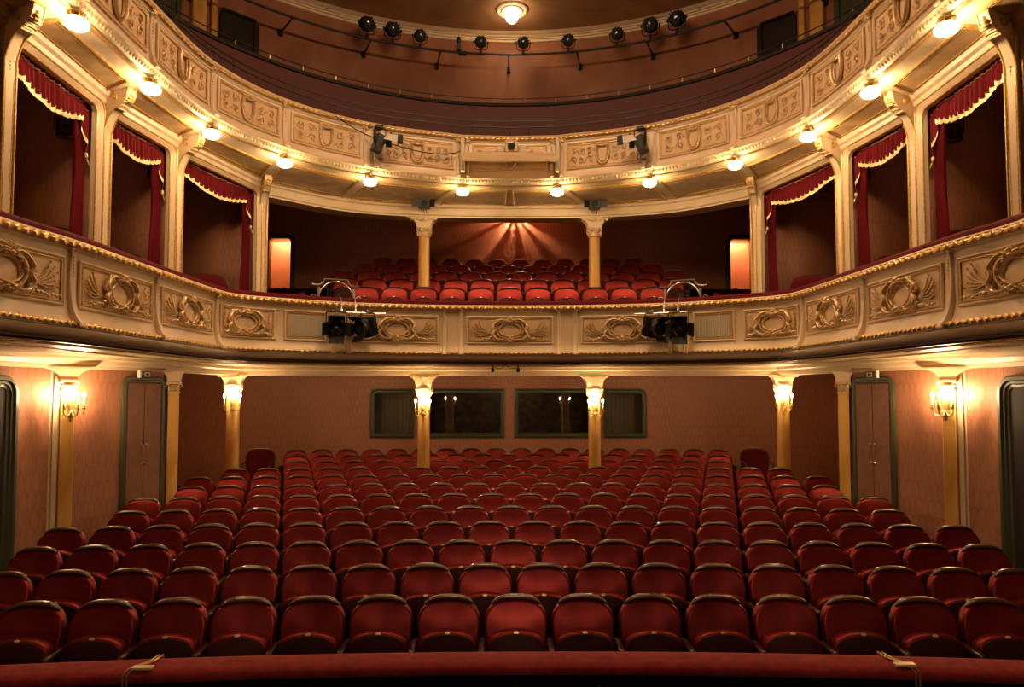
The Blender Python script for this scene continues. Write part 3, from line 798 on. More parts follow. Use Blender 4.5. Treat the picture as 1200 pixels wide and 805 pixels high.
def crest(mb, hw, hh):
    """shield under a crown between curling vines"""
    S = hh / .19; 
    U = sm([(s * a * S, b_ * S) for s, a, b_ in [(-1, .085, .13), (-1, .095, .02), (-1, .075, -.09), (-1, .03, -.15), (1, .03, -.15), (1, .075, -.09), (1, .095, .02), (1, .085, .13)]], 5)
    T(mb, U, .018 * S, .025, 6, False)
    T(mb, [(u * .72, v * .80 + .005) for u, v in U], .008 * S, .018, 6, False)
    mb.tube([(-.085 * S, .025, .13 * S), (0, .028, .115 * S), (.085 * S, .025, .13 * S)], .012 * S)
    for k in range(7):
        t = (k - 3) / 3; mb.ball((t * .08 * S, .025, (.165 - .015 * abs(t)) * S), .016 * S, 7, 4, (1, .8, 1.2))
    mb.tube([(-.1 * S, .022, .145 * S), (.1 * S, .022, .145 * S)], .008 * S)
    W = hw - .015; n = max(2, int((W - .13 * S) / (.115 * S)))
    for s in (-1, 1):
        for i in range(n):
            cu = .125 * S + (W - .125 * S) * (i + .5) / n
            for j, cv in enumerate((.06, -.07)):
                T(mb, spiral(s * cu, cv * S, .058 * S, 1.25, (PI if (i + j) % 2 else 0), s * (1 if j else -1), 14, .85), .0065 * S, .012, 5)
                T(mb, spiral(s * (cu + .02), (cv + .035) * S, .03 * S, .8, (0 if (i + j) % 2 else PI), -s * (1 if j else -1), 8, .7), .005 * S, .010, 5)
                mb.ball((s * cu, .012, cv * S), .010 * S, 6, 4)
                for q in range(3):
                    a = q * 2.1 + i + j; mb.ball((s * cu + .06 * S * math.cos(a), .012, cv * S + .05 * S * math.sin(a)), .009 * S, 6, 4, (1.6, .6, .8))
def panel(root, path, s0, s1, z0, z1, kind, off=.012):
    c = (s0 + s1) / 2; hw = (s1 - s0) / 2; cz = (z0 + z1) / 2; hh = (z1 - z0) / 2
    f = lambda u, y, v: path.map(c + u, off + y, cz + v)
    def rect(a, b_):
        n = max(4, int(a / .05)); m = 4
        return [(-a + 2 * a * i / n, -b_) for i in range(n)] + [(a, -b_ + 2 * b_ * i / m) for i in range(m)] + [(a - 2 * a * i / n, b_) for i in range(n)] + [(-a, b_ - 2 * b_ * i / m) for i in range(m)]
    b = MB(f)
    fm = MB(f); fm.band([(u, v) for u, v in rect(hw, hh)], [(0, -.005), (0, .018), (.012, .024), (.022, .016), (.03, .006), (.03, -.004)], closed=True)
    p = fm.build('panel_moulding', 'cream', root, world=True, smooth=30)
    g = MB(f); g.tube([(u, .012, v) for u, v in rect(hw - .038, hh - .038)], .0085, 6, closed=True); g.build('gilt_fillet', 'gold', p, world=True)
    fl = MB(f); fl.grid(lambda u, v: ((u - .5) * 2 * (hw - .035), .004, (v - .5) * 2 * (hh - .035)), max(4, int(hw * 30)), 2); fl.build('panel_field', 'panel', p, world=True)
    if kind == 'grill':
        gm = MB(f)
        n = int((hw - .06) * 2 / .024)
        gm.grid(lambda u, v: ((u - .5) * 2 * (hw - .06), .008, (v - .5) * 2 * (hh - .06)), 8, 1)
        for i in range(n + 1):
            u = -(hw - .07) + 2 * (hw - .07) * i / n; gm.tube([(u, .012, -hh + .07), (u, .012, hh - .07)], .006, 5)
        gm.build('reeded_grill', 'grill', p, world=True)
    elif kind == 'cartouche':
        o = MB(lambda u, y, v: f(u, y * 1.5, v)); cartouche(o, hw - .05, .2); o.build('gilded_cartouche', 'relief', p, world=True, smooth=60)
        o = MB(f); o.lathe([(.001, .012), (.6, .010), (1, .002)], 28, Matrix.Rotation(-PI / 2, 4, 'X') @ Matrix.Diagonal((.165, .10, 1, 1)), cap=False); o.build('cartouche_plate', 'panel', p, world=True)
    elif kind == 'crest':
        o = MB(lambda u, y, v: f(u, y * 1.25, v)); crest(o, hw - .05, hh * .95); o.build('shield_relief', 'relief', p, world=True, smooth=60)
def console(root, path, s, z0, z1, w=.085, pair=False, out=.05):
    f = lambda u, y, v: path.map(s + u, y, v)
    H = z1 - z0
    b = MB(f)
    prof = [(out * .55, z1), (out * .6, z1 - .1 * H), (out * .5, z1 - .3 * H), (out * .6, z1 - .55 * H), (out * .95, z0 + .25 * H), (out * 1.7, z0 + .1 * H), (out * 2.3, z0 + .03), (out * 2.2, z0 - .005), (out * 1.7, z0 - .015), (out * 1.2, z0)]
    pr = [(p.x, p.y) for p in catmull([(a, c, 0) for a, c in prof], 3)]
    hw = w / 2; vs = []; fs = []
    for y, z in pr:
        k = 1 - .25 * (z - z0) / H
        vs += [(-hw * k, -.02, z), (-hw * k, y * .8, z), (-hw * k * .75, y, z), (-hw * k * .3, y * .9, z), (hw * k * .3, y * .9, z), (hw * k * .75, y, z), (hw * k, y * .8, z), (hw * k, -.02, z)]
    for i in range(len(pr) - 1):
        for j in range(7): fs.append((i * 8 + j, i * 8 + j + 1, (i + 1) * 8 + j + 1, (i + 1) * 8 + j))
    b.add(vs, fs)
    b.tube([(-hw * 1.1, out * 1.95, z0 + .008), (hw * 1.1, out * 1.95, z0 + .008)], .022, 10)
    c = b.build('console', 'cream', root, world=True, smooth=50)
    g = MB(f)
    for k in range(6): g.ball((0, out * .60, z1 - .07 - k * .035), .011 - .0009 * k, 7, 4, (1, .8, 1.2))
    shell(g, 0, z1 + .005, .055, math.radians(-20), math.radians(200), 6, out * .75)
    g.build('console_drop', 'relief', c, world=True, smooth=60)

# ---- balcony front
bf = empty('balcony_parapet', (0, 10.7, E + .5), 0, 'curved cream and gilt balcony front with cartouche panels and velvet-topped rail', 'balcony front')
b = MB(); BP.sweep(b, [(.0, E + 1.31), (.008, E + 1.25), (.0, E + 1.2), (.0, E + .85), (.015, E + .76), (.035, E + .68), (.055, E + .65), (.06, E + .635)]); b.build('front_face', 'cream', bf, world=True, smooth=40)
b = MB(); BP.sweep(b, [(-.30, E + 1.30), (-.31, E + 1.39), (-.27, E + 1.45), (-.05, E + 1.46), (.005, E + 1.45), (.025, E + 1.42), (.02, E + 1.375)]); b.build('velvet_rail', 'velvetd', bf, world=True, smooth=50)
b = MB(); BP.sweep(b, [(.02, E + 1.385), (.065, E + 1.38), (.07, E + 1.365), (.05, E + 1.36), (.045, E + 1.30), (.02, E + 1.295), (.0, E + 1.28)]); b.build('top_cornice', 'cream', bf, world=True, smooth=30)
b = MB(); BP.rope(b, .066, E + 1.335, .034, .10, depth=.5); b.build('gilt_rope_moulding', 'gold', bf, world=True, smooth=60)
b = MB(); BP.rope(b, .088, E + .622, .027, .075, depth=.5, step=.01, hand=-1); b.build('lower_rope_moulding', 'gold', bf, world=True, smooth=60)
b = MB(); BP.sweep(b, [(.05, E + .64), (.09, E + .60), (.085, E + .59), (.06, E + .585), (.055, E + .55), (.03, E + .525), (-.01, E + .505), (-.03, E + .50)]); b.build('lower_moulding', 'cream', bf, world=True, smooth=40)
b = MB(); BP.sweep(b, [(-.03, E + .505), (.0, E + .495), (.0, E + .475), (-.04, E + .465), (-.10, E + .46), (-.12, E + .44)]); b.build('bottom_lip', 'maroon', bf, world=True, smooth=40)
def s_of_px(path, px):
    best = None
    for i, p in enumerate(path.p):
        if p.y < 3.2: continue
        q = proj(p.x, p.y, 1.0 if path is BP else 3.6)[0]
        if best is None or abs(q - px) < best[0]: best = (abs(q - px), path.s[i])
    return best[1]
BCON = [BP.sat(_A[0], 2 * _A[1] - _B[1]), BP.sat(*_A), BP.sat(*_B), BP.sat(*_C)]
CORN = BP.sat(*_K)
PR = [CORN + 1.0, CORN + 1.27, s_of_px(BP, 521.9), s_of_px(BP, 539)]
PR[0] = s_of_px(BP, 391); PR[1] = s_of_px(BP, 411)
allc = BCON + PR; allc = allc + [BP.L - v for v in allc]
for v in allc: console(bf, BP, v, E + .60, E + 1.30, .066 if min(abs(v - q) for q in PR + [BP.L - q for q in PR]) < .01 else .08, out=.062)
PZ0, PZ1 = E + .775, E + 1.215
spans = [(BCON[0] + .10, BCON[1] - .10, 'cartouche'), (BCON[1] + .10, BCON[2] - .10, 'cartouche'), (BCON[2] + .10, BCON[3] - .10, 'cartouche'), (BCON[3] + .09, CORN - .06, 'cartouche'),
         (CORN + .07, PR[0] - .10, 'grill'), (PR[1] + .09, PR[2] - .09, 'cartouche')]
for a, c, k in spans:
    for s in (0, 1):
        aa, cc = (a, c) if not s else (BP.L - c, BP.L - a); panel(bf, BP, aa, cc, PZ0, PZ1, k)
for s in (0, 1):
    aa, cc = (.7, BCON[0] - .10) if not s else (BP.L - BCON[0] + .10, BP.L - .7); panel(bf, BP, aa, cc, PZ0, PZ1, 'cartouche')
panel(bf, BP, PR[3] + .09, BP.L - PR[3] - .09, PZ0, PZ1, 'cartouche')

# ---- gallery front
gf = empty('gallery_parapet', (0, 10.7, E + DG + 3.25), 0, 'curved cream gallery front above the lamps, panels with shields and vines', 'balcony front')
b = MB(); GP.sweep(b, [(-.02, E + DG + 4.03), (.0, E + DG + 3.95), (.0, E + DG + 3.55), (.01, E + DG + 3.45), (.03, E + DG + 3.38), (.05, E + DG + 3.35)]); b.build('front_face', 'cream', gf, world=True, smooth=40)
b = MB(); GP.sweep(b, [(-.14, E + DG + 4.0), (-.13, E + DG + 4.045), (-.03, E + DG + 4.05), (.03, E + DG + 4.04), (.06, E + DG + 4.025), (.05, E + DG + 4.005), (.02, E + DG + 3.995), (.015, E + DG + 3.93), (.0, E + DG + 3.92)]); b.build('top_cornice', 'cream', gf, world=True, smooth=30)
b = MB(); GP.rope(b, .045, E + DG + 3.985, .022, .08, depth=.5); b.build('gilt_rope_moulding', 'gold', gf, world=True, smooth=60)
b = MB(); GP.sweep(b, [(.04, E + DG + 3.355), (.075, E + DG + 3.345), (.08, E + DG + 3.335), (.065, E + DG + 3.325), (.055, E + DG + 3.30), (.035, E + DG + 3.27), (.0, E + DG + 3.25), (-.04, E + DG + 3.24)]); b.build('lower_moulding', 'sofcream', gf, world=True, smooth=40)
b = MB(); n = int(GP.L / .052)
for i in range(n):
    q = GP.L * (i + .5) / n; p, nn = GP.at(q)
    if p.y < 3.4: continue
    rz = math.atan2(nn.y, nn.x)
    b.lathe([(.028, -.008), (.026, .002), (.016, .007), (.001, .009)], 8, Matrix.Translation((p.x + nn.x * .048, p.y + nn.y * .048, E + DG + 3.292)) @ Matrix.Rotation(rz, 4, 'Z') @ Matrix.Rotation(math.radians(115), 4, 'Y') @ Matrix.Diagonal((1, .72, 1, 1)), cap=False)
b.build('egg_moulding', 'relief', gf, world=True, smooth=60)
b = MB(); GP.sweep(b, [(.0, E + DG + 3.245), (.012, E + DG + 3.232), (-.03, E + DG + 3.228), (-.05, E + DG + 3.24)]); b.build('gilt_lip', 'gold', gf, world=True)
GC = [GP.sat(GL[0][0], 2 * GL[0][1] - GL[1][1])] + [GP.sat(*p) for p in GL]
for i, v in enumerate(GC):
    for s in (0, 1):
        c = v if not s else GP.L - v
        if i >= 5:
            for dd in (-.085, .085): console(gf, GP, c + dd, E + DG + 3.36, E + DG + 3.93, .055, out=.035)
        else: console(gf, GP, c, E + DG + 3.36, E + DG + 3.93, .075, out=.04)
for i in range(len(GC) - 1):
    for s in (0, 1):
        a, c = GC[i] + (.15 if i >= 5 else .09), GC[i + 1] - (.15 if i + 1 >= 5 else .09)
        if s: a, c = GP.L - c, GP.L - a
        panel(gf, GP, a, c, E + DG + 3.47, E + DG + 3.89, 'crest')
panel(gf, GP, GC[-1] + .15, GP.L - GC[-1] - .15, E + DG + 3.47, E + DG + 3.89, 'crest')
# ================================================================== COLUMNS
def leafcap(b, r, z0, z1, n=8, y0=0, box=None):
    """acanthus capital"""
    H = z1 - z0
    b.lathe([(r * .98, z0), (r * 1.12, z0 + .01), (r * 1.12, z0 + .022), (r * 1.0, z0 + .03), (r * 1.05, z0 + H * .6), (r * 1.25, z1 - .035), (r * 1.38, z1 - .025), (r * 1.38, z1)], 20)
    for tier, (zz, rr) in enumerate(((.08, 1.12), (.42, 1.18))):
        for i in range(n):
            a = 2 * PI * (i + .5 * tier) / n; ca, sa = math.cos(a), math.sin(a)
            zb = z0 + H * zz + .015
            b.tube([(ca * r * k, sa * r * k, zb + h * H) for k, h in ((1.02, 0), (rr, .15), (rr * 1.08, .30), (rr * 1.22, .38), (rr * 1.24, .30))], [r * .16, r * .2, r * .17, r * .11, r * .06], 5)
    for i in range(4):
        a = PI / 4 + i * PI / 2; b.ball((math.cos(a) * r * 1.42, math.sin(a) * r * 1.42, z1 - .03), r * .2, 8, 5)
def haunch(b, r, z0, z1, W, t):
    n = 8; L = []
    for k in range(n + 1):
        a = PI / 2 * k / n
        L.append((r + (W - r) * (1 - math.cos(a)), z0 + (z1 - z0) * math.sin(a)))
    poly = [(-x, z) for x, z in L[::-1]] + L
    b.prism(poly + [(W, z1 + .012), (-W, z1 + .012)], -t, t)
def flourish(b, W, z, y, s=1.0):
    for sd in (-1, 1):
        b.tube([(p[0], y, p[1]) for p in sm([(sd * .02, z - .05 * s), (sd * .10 * s, z - .02 * s), (sd * .18 * s, z + .015), (sd * W, z + .02)], 5)], .012, 6)
        b.tube([(u, y, v) for u, v in spiral(sd * W * .92, z, .035 * s, 1.0, PI / 2, sd, 10)], .010, 5)
        for k in range(5): b.ball((sd * (.05 + .05 * k) * s, y, z + .012 * math.sin(k * 2) - .01), .018 * s, 7, 4, (1.3, .6, .9))
    shell(MBwrap(b, y), 0, z - .04 * s, .06 * s, math.radians(20), math.radians(160), 6, 0)
class MBwrap:
    def __init__(s, b, y): s.b = b; s.y = y
    def tube(s, pts, r, n=6): s.b.tube([(p[0], s.y - p[1], p[2]) for p in pts], r, n)
    def ball(s, c, r, n=8, m=5, sc=(1, 1, 1)): s.b.ball((c[0], s.y - c[1], c[2]), r, n, m, sc)
def column(x, y, rz, z0, zc, zt, r, W, label, shaftfluted=False):
    e = empty('column', (x, y, z0), rz, label, 'column', 'columns carrying the tiers')
    b = MB(); n = 24; H = zc - .15 - z0
    vs = []; fs = []
    prof = [(1.0, 0), (1.0, .3), (.97, .7), (.93, 1.0)]
    for k, t in prof:
        for i in range(n * 2):
            a = 2 * PI * i / (n * 2); rr = r * k * (1 - (.05 if shaftfluted and i % 4 in (0,) else 0))
            vs.append((rr * math.cos(a), rr * math.sin(a), .1 + (H - .1) * t))
    N = n * 2
    for j in range(len(prof) - 1):
        for i in range(N): fs.append((j * N + i, j * N + (i + 1) % N, (j + 1) * N + (i + 1) % N, (j + 1) * N + i))
    b.add(vs, fs); b.build('shaft', 'shaft', e)
    b = MB(); b.lathe([(r * 1.4, 0), (r * 1.4, .04), (r * 1.3, .05), (r * 1.25, .07), (r * 1.1, .09), (r * 1.0, .12)], 24); b.build('base', 'cream', e)
    b = MB(); leafcap(b, r, H - .005, zc - z0); b.build('capital', 'relief', e, smooth=60)
    b = MB(); haunch(b, r * 1.2, zc - z0, zt - z0, W, r * 1.05); hb = b.build('bracket', 'cream', e, smooth=40)
    b = MB(); flourish(b, W * .8, zt - z0 - .02, -r * 1.08, .8); b.build('gilt_flourish', 'relief', hb, smooth=60)
    return e
colS = {}
for s in (-1, 1):
    colS[(s, 1)] = column(s * 1.505, 12.08, 0, floorz(12.08), E + .088, E + .318, .108, .29, 'round ochre stalls column with gilded capital, just %s of centre' % SIDE[s])
    colS[(s, 2)] = column(s * 4.745, 11.80, -s * .2, floorz(11.8), E + .155, E + .325, .112, .30, 'ochre stalls column towards the %s doors, rising behind the seats' % SIDE[s])
    column(s * 1.485, 11.80, 0, E + 1.40, E + 2.87, E + 3.035, .098, .29, 'ochre column standing among the balcony seats, %s one of two' % SIDE[s], True)
    # wall pilasters in the stalls
    for k, (x, y, ang, zc, nm, w) in enumerate([(5.455, 8.42, .90, E + .17, 'nearer', .075), (4.90, 9.98, .55, E + .165, 'farther', .075)]):
        z0 = floorz(y)
        e = empty('pilaster', (s * x, y, z0), -s * ang, 'ochre pilaster with cream edge strips, %s one on the %s wall' % (nm, SIDE[s]), 'column')
        b = MB(); b.box(-w, w, -.09, .04, 0, zc - .16 - z0, c=.006); b.build('shaft', 'shaft', e)
        b = MB()
        for q in (s,):
            b.box(q * (w + .035) - .032, q * (w + .035) + .032, -.055, .06, 0, E + .30 - z0, c=.008)
            b.box(q * (w + .085) - .02, q * (w + .085) + .02, -.03, .06, 0, E + .30 - z0, c=.008)
        b.build('edge_strip', 'cream', e)
        b = MB(); z1 = zc - z0
        b.box(-w - .01, w + .01, -.10, .02, z1 - .165, z1 - .14); b.box(-w + .005, w - .005, -.085, .02, z1 - .15, z1 - .03); b.box(-w - .03, w + .03, -.13, .02, z1 - .03, z1, c=.006)
        for i in range(5):
            u = -w + 2 * w * (i + .5) / 5
            b.tube([(u, -.08, z1 - .14), (u, -.11, z1 - .10), (u, -.125, z1 - .07), (u, -.14, z1 - .08)], [.014, .018, .015, .007], 6)
        for q in (-1, 1): b.tube([(q * (w + .01) + .022 * math.cos(t * .7), -.125, z1 - .055 + .022 * math.sin(t * .7)) for t in range(9)], .009, 6)
        b.build('capital', 'relief', e, smooth=50)
        b = MB(); haunch(b, w + .02, z1, E + .312 - z0, .34 if k == 0 else .16, .10); b.build('bracket', 'cream', e, smooth=30)

# ================================================================== WALL SCONCES
def make_sconce():
    root = empty('wall_sconce')
    b = MB(); b.lathe([(.001, -.19), (.012, -.18), (.02, -.165), (.010, -.15), (.026, -.13), (.034, -.09), (.028, -.03), (.038, .02), (.030, .08), (.012, .12), (.018, .14), (.002, .165)], 12, Matrix.Translation((0, -.015, 0)) @ Matrix.Diagonal((1.2, .55, 1, 1)))
    for q in (-1, 1):
        b.tube([(q * .03, -.02, -.07), (q * .055, -.02, -.03), (q * .045, -.02, .03), (q * .06, -.02, .07)], .007, 6)
    b.build('back_plate', 'brass', root, smooth=60)
    for a in (-.62, 0, .62) if False else (-1.15, 0, 1.15):
        dx, dy = math.sin(a), -math.cos(a); R = .135
        b = MB()
        b.tube([(dx * r_, dy * r_ - .02, z) for r_, z in [(p.x, p.y) for p in catmull([(.01, -.06, 0), (.045, -.115, 0), (.10, -.125, 0), (R, -.08, 0), (R, -.035, 0)], 5)]], .0075, 7)
        b.tube([(dx * r_, dy * r_ - .02, z) for r_, z in spiral(.055, -.085, .024, 1.0, -PI / 2, -1, 9)], .005, 5)
        arm_ = b
        c = Matrix.Translation((dx * R, dy * R - .02, 0))
        b.lathe([(.006, -.045), (.026, -.035), (.030, -.025), (.012, -.02), (.014, .0), (.016, .01)], 12, c)
        for k in range(5):
            t = 2 * PI * k / 5; b.tube([(dx * R + .028 * math.cos(t), dy * R - .02 + .028 * math.sin(t), -.028), (dx * R + .028 * math.cos(t), dy * R - .02 + .028 * math.sin(t), -.055)], [.003, .006], 5)
        ao = b.build('arm', 'brass', root, smooth=60)
        b = MB(); b.lathe([(.011, .0), (.011, .10), (.008, .105)], 10, c); b.build('candle', 'candlestick', ao)
        b = MB(); b.lathe([(.004, .105), (.013, .118), (.015, .13), (.011, .147), (.002, .165)], 8, c); b.build('bulb', 'candle', ao, smooth=60)
    return root
sc0 = make_sconce(); fs_ = [True]
def put_sconce(x, y, z, rz, label):
    o = sc0 if fs_[0] else copy_tree(sc0); fs_[0] = False
    place(o, (x, y, z), rz); tag(o, label, 'wall lamp', 'candle sconces')
for s in (-1, 1):
    put_sconce(s * 1.505, 12.08 - .108, E - .262, 0, 'lit brass candle sconce on the round column just %s of centre' % SIDE[s])
    a = -s * .30; put_sconce(s * 4.745 + .112 * math.sin(a), 11.80 - .112 * math.cos(a), E - .168, a, 'lit brass candle sconce on the ochre column near the %s doors' % SIDE[s])
    a = -s * 1.12; put_sconce(s * 5.455 + .10 * math.sin(a), 8.42 - .10 * math.cos(a), E - .15, a, 'lit brass candle sconce on the %s wall pilaster' % SIDE[s])

# ================================================================== GALLERY GLOBES
def make_globe():
    root = empty('globe_lamp')
    b = MB(); b.lathe([(.002, 0), (.045, 0), (.05, -.012), (.03, -.022), (.032, -.035), (.055, -.045), (.070, -.055), (.074, -.063), (.068, -.068)], 20, cap=False)
    for k in range(8):
        a = 2 * PI * k / 8; b.tube([(.05 * math.cos(a), .05 * math.sin(a), -.005), (.07 * math.cos(a), .07 * math.sin(a), -.02), (.075 * math.cos(a), .075 * math.sin(a), -.05)], [.01, .012, .006], 5)
    b.build('lamp_mount', 'brass', root, smooth=60)
    b = MB(); b.lathe([(.066, -.062), (.086, -.075), (.098, -.095), (.096, -.115), (.08, -.137), (.05, -.152), (.002, -.158)], 24, cap=False); b.build('glass_shade', 'globe', root, smooth=80)
    return root
g0 = make_globe(); fg = [True]
LN = ['in front of the front box', 'above the post between the front and middle boxes', 'above the post between the middle and rear boxes', 'above the gilded post by the balcony corner', 'outer lamp over the balcony', 'beside the centre board']
for i, p in enumerate(GL):
    for s in (-1, 1):
        q = GP.sat(*p); q = q if s < 0 else GP.L - q
        P = GP.map(q, .015, E + 3.232 + DG)
        o = g0 if fg[0] else copy_tree(g0); fg[0] = False
        place(o, P, 0); tag(o, 'lit globe under the gallery, %s, %s side' % (LN[i], SIDE[s]), 'lamp', 'gallery globe lamps')

# ================================================================== BOX POSTS, FRAMES, CURTAINS
PN = ['front', 'second', 'third', 'rearmost']
for s in (-1, 1):
    for i, (x, y) in enumerate(POST):
        L = Vector(GL[i]) if i < 4 else None; dr = Vector((GL[i][0] - x, GL[i][1] - y)).normalized()
        nx, ny = -s * abs(dr.x), dr.y
        if i < 3: nx, ny = -s * .93, -.36
        rz = math.atan2(nx, -ny)
        e = empty('box_post', (s * abs(x), y, E + 1.40), rz, 'cream and gilt box post, %s from the stage on the %s side' % (PN[i], SIDE[s]), 'column')
        H = 1.72; hw = .05
        b = MB(); b.box(-hw, hw, -.06, .10, 0, H, c=.012)
        b.box(-hw - .025, hw + .025, -.02, .10, 0, H, c=.008)
        b.build('shaft', 'cream', e)
        b = MB()
        for q in (-1, 1):
            b.tube([(q * hw, -.062, .0), (q * hw, -.062, H)], .011, 6); b.tube([(q * (hw + .025), -.02, .0), (q * (hw + .025), -.02, H)], .008, 6); b.tube([(q * .028, -.062, .05), (q * .035, -.062, H - .42)], .004, 5)
        for k in range(8): b.ball((0, -.066, H - .10 - .035 * k), .013 - .0008 * k, 7, 4, (1, .6, 1.2))
        b.build('gilt_beading', 'gold', e, smooth=60)
        # scrolled bracket to the gallery soffit
        zs = SG - E - 1.40                               # soffit height above the post foot
        R90 = Matrix.Rotation(-PI / 2, 4, 'Z')
        arc = [(.03, H - .42), (.055, H - .30), (.09, H - .20), (.15, H - .10), (.22, H - .05), (.29, H - .02), (.36, H + .03), (.40, H + .10), (.405, zs - .01)]
        arc = [(p.x, p.y) for p in catmull([(a_, b__, 0) for a_, b__ in arc], 3)]
        b = MB(); b.prism([(-.06, zs - .01), (-.06, H - .42)] + arc, -.045, .045, R90)
        for k in range(3): b.tube([(-.055, -.25 - .045 * k, H - .035 + .03 * k), (.055, -.25 - .045 * k, H - .035 + .03 * k)], .022, 10)
        hb = b.build('bracket', 'cream', e, smooth=35)
        b = MB()
        for q in (-.048, .048):
            b.tube([(q, -p[0], p[1] - .004) for p in arc], .008, 6)
            b.tube([(q, -.20 + u, H + .07 + v) for u, v in spiral(0, 0, .055, 1.3, 0, 1, 16)], .009, 6)
            b.ball((q, -.20, H + .07), .018, 8, 5, (.6, 1, 1))
        for k in range(3): b.tube([(-.05, -.275 - .045 * k, H - .03 + .03 * k), (.05, -.275 - .045 * k, H - .03 + .03 * k)], .010, 6)
        for k in range(5): b.ball((0, -.385 - .012 * math.sin(k), H + .02 + .035 * k), .024 - .002 * k, 7, 4, (1.4, .7, .9))
        b.build('gilt_scroll', 'gold', hb, smooth=60)
BXN = ['front', 'middle', 'rear']
for s in (-1, 1):
    for i in range(3):
        A = (s * abs(POST[i][0]), POST[i][1]); B = (s * abs(POST[i + 1][0]), POST[i + 1][1])
        f, L = wallmap(A, B); lo, hi = .075, L - .075
        zb, zt = E + 1.40, E + 3.14
        e = empty('box_surround', f(L / 2, 0, zb), 0, 'rounded cream and gilt frame of the %s box, %s side' % (BXN[i], SIDE[s]), 'frame')
        g = lambda x, d, z: f(x, d, z)
        b = MB(g); b.band(roundrect(lo, hi, zb, zt, .11), [(.03, -.05), (.03, .03), (.0, .045), (-.02, .03), (-.035, .0), (-.05, -.01), (-.05, -.06)]); b.build('frame_moulding', 'cream', e, world=True, smooth=30)
        for a_, d_, r_ in ((.005, .045, .012), (-.045, -.008, .009)):
            b = MB(g); rr = roundrect(lo + (-a_ if a_ > 0 else .045), hi - (-a_ if a_ > 0 else .045), zb, zt - (-a_ if a_ > 0 else .045), .11)
            b.tube([(u, d_, v) for u, v in rr], r_, 6); b.build('gilt_bead', 'gold', e, world=True, smooth=60)
        # curtains
        c = empty('box_curtain', f(L / 2, -.12, zt), 0, 'crimson curtain with gold-fringed valance in the %s box, %s side' % (BXN[i], SIDE[s]), 'curtain', 'box curtains')
        l0, l1 = lo + .03, hi - .03; W = l1 - l0; ztop = zt - .03
        def hgt(u):
            h = .11 + .16 * math.sin(PI * u) ** 1.1
            if u < .10: h = max(h, .52 - 4.2 * u)
            if u > .90: h = max(h, .60 - 4.6 * (1 - u))
            return h + .018 * (1 + math.cos(u * 2 * PI * 17))
        def val(u, v):
            h = hgt(u); fo = .022 * math.sin(u * 2 * PI * 17) * (.4 + .6 * v) + .008 * math.sin(u * 2 * PI * 5 + 1)
            pinch = .02 * math.exp(-((v * h - .05) / .02) ** 2)
            return (l0 + W * u, -.10 + fo - pinch, ztop - v * h)
        b = MB(g); b.grid(val, 136, 12); b.build('valance', 'curtain', c, world=True, smooth=80)
        b = MB(g)
        def fr(u, v):
            p = val(u, 1); return (p[0], p[1] + .008, p[2] + .006 - v * .042 * (1 + .25 * math.sin(u * 2 * PI * 34)))
        b.grid(fr, 136, 2)
        for k in range(0, 18, 17):
            u = .02 + k / 17 * .96; p = val(u, 1); b.ball((p[0], p[1] + .01, p[2] - .05), .022, 8, 5, (1, 1, 1.6))
        b.tube([val((k + .5) / 120, 0.12) for k in range(120)], .006, 5)
        b.build('gold_fringe', 'plate', c, world=True, smooth=60)
        for side, (w, n_) in enumerate(((.12, 4), (.19, 5))):
            a0, a1 = (l0 - .02, l0 + w) if side == 0 else (l1 - w, l1 + .02)
            def dr_(u, v):
                nar = 1 - .22 * math.sin(PI * min(1, v * 1.15)) ** 2
                x = a0 + (a1 - a0) * (u * nar if side == 0 else 1 - (1 - u) * nar)
                return (x, -.16 + .028 * math.sin(u * 2 * PI * n_ + .4 * math.sin(v * 5)), ztop - .02 - v * (ztop - zb - .03))
            b = MB(g); b.grid(dr_, 12 * n_, 24); b.build('side_drape', 'curtain', c, world=True, smooth=80)
        # loudspeaker hung inside the box
        pq = [(82, 150, 7.22), (186, 199, 8.66), (280, 229, 10.32)][i]; xx, zz = atY(*pq); px = (xx - .04, pq[2], zz)
        sp = empty('loudspeaker', (s * abs(px[0]), px[1], E + px[2]), -s * .35, 'dark square loudspeaker hanging inside the %s box, %s side' % (BXN[i], SIDE[s]), 'loudspeaker')
        b = MB(); b.box(-.10, .10, -.02, .10, -.10, .10, c=.012); cab = b.build('cabinet', 'darkgrey', sp)
        b = MB(); b.lathe([(.088, 0), (.088, .012), (.075, .012), (.06, .0), (.03, -.012), (.028, .004), (.002, .008)], 24, Matrix.Translation((0, -.022, -.005)) @ Matrix.Rotation(PI / 2, 4, 'X'), cap=False); b.build('speaker_cone', 'black', sp)
        b = MB(); b.tube([(-.13, .07, 0), (-.13, .07, .14), (.13, .07, .14), (.13, .07, 0)], .008, 6); b.tube([(0, .07, .14), (0, .07, .42)], .01, 6); b.build('hanging_bracket', 'iron', sp)

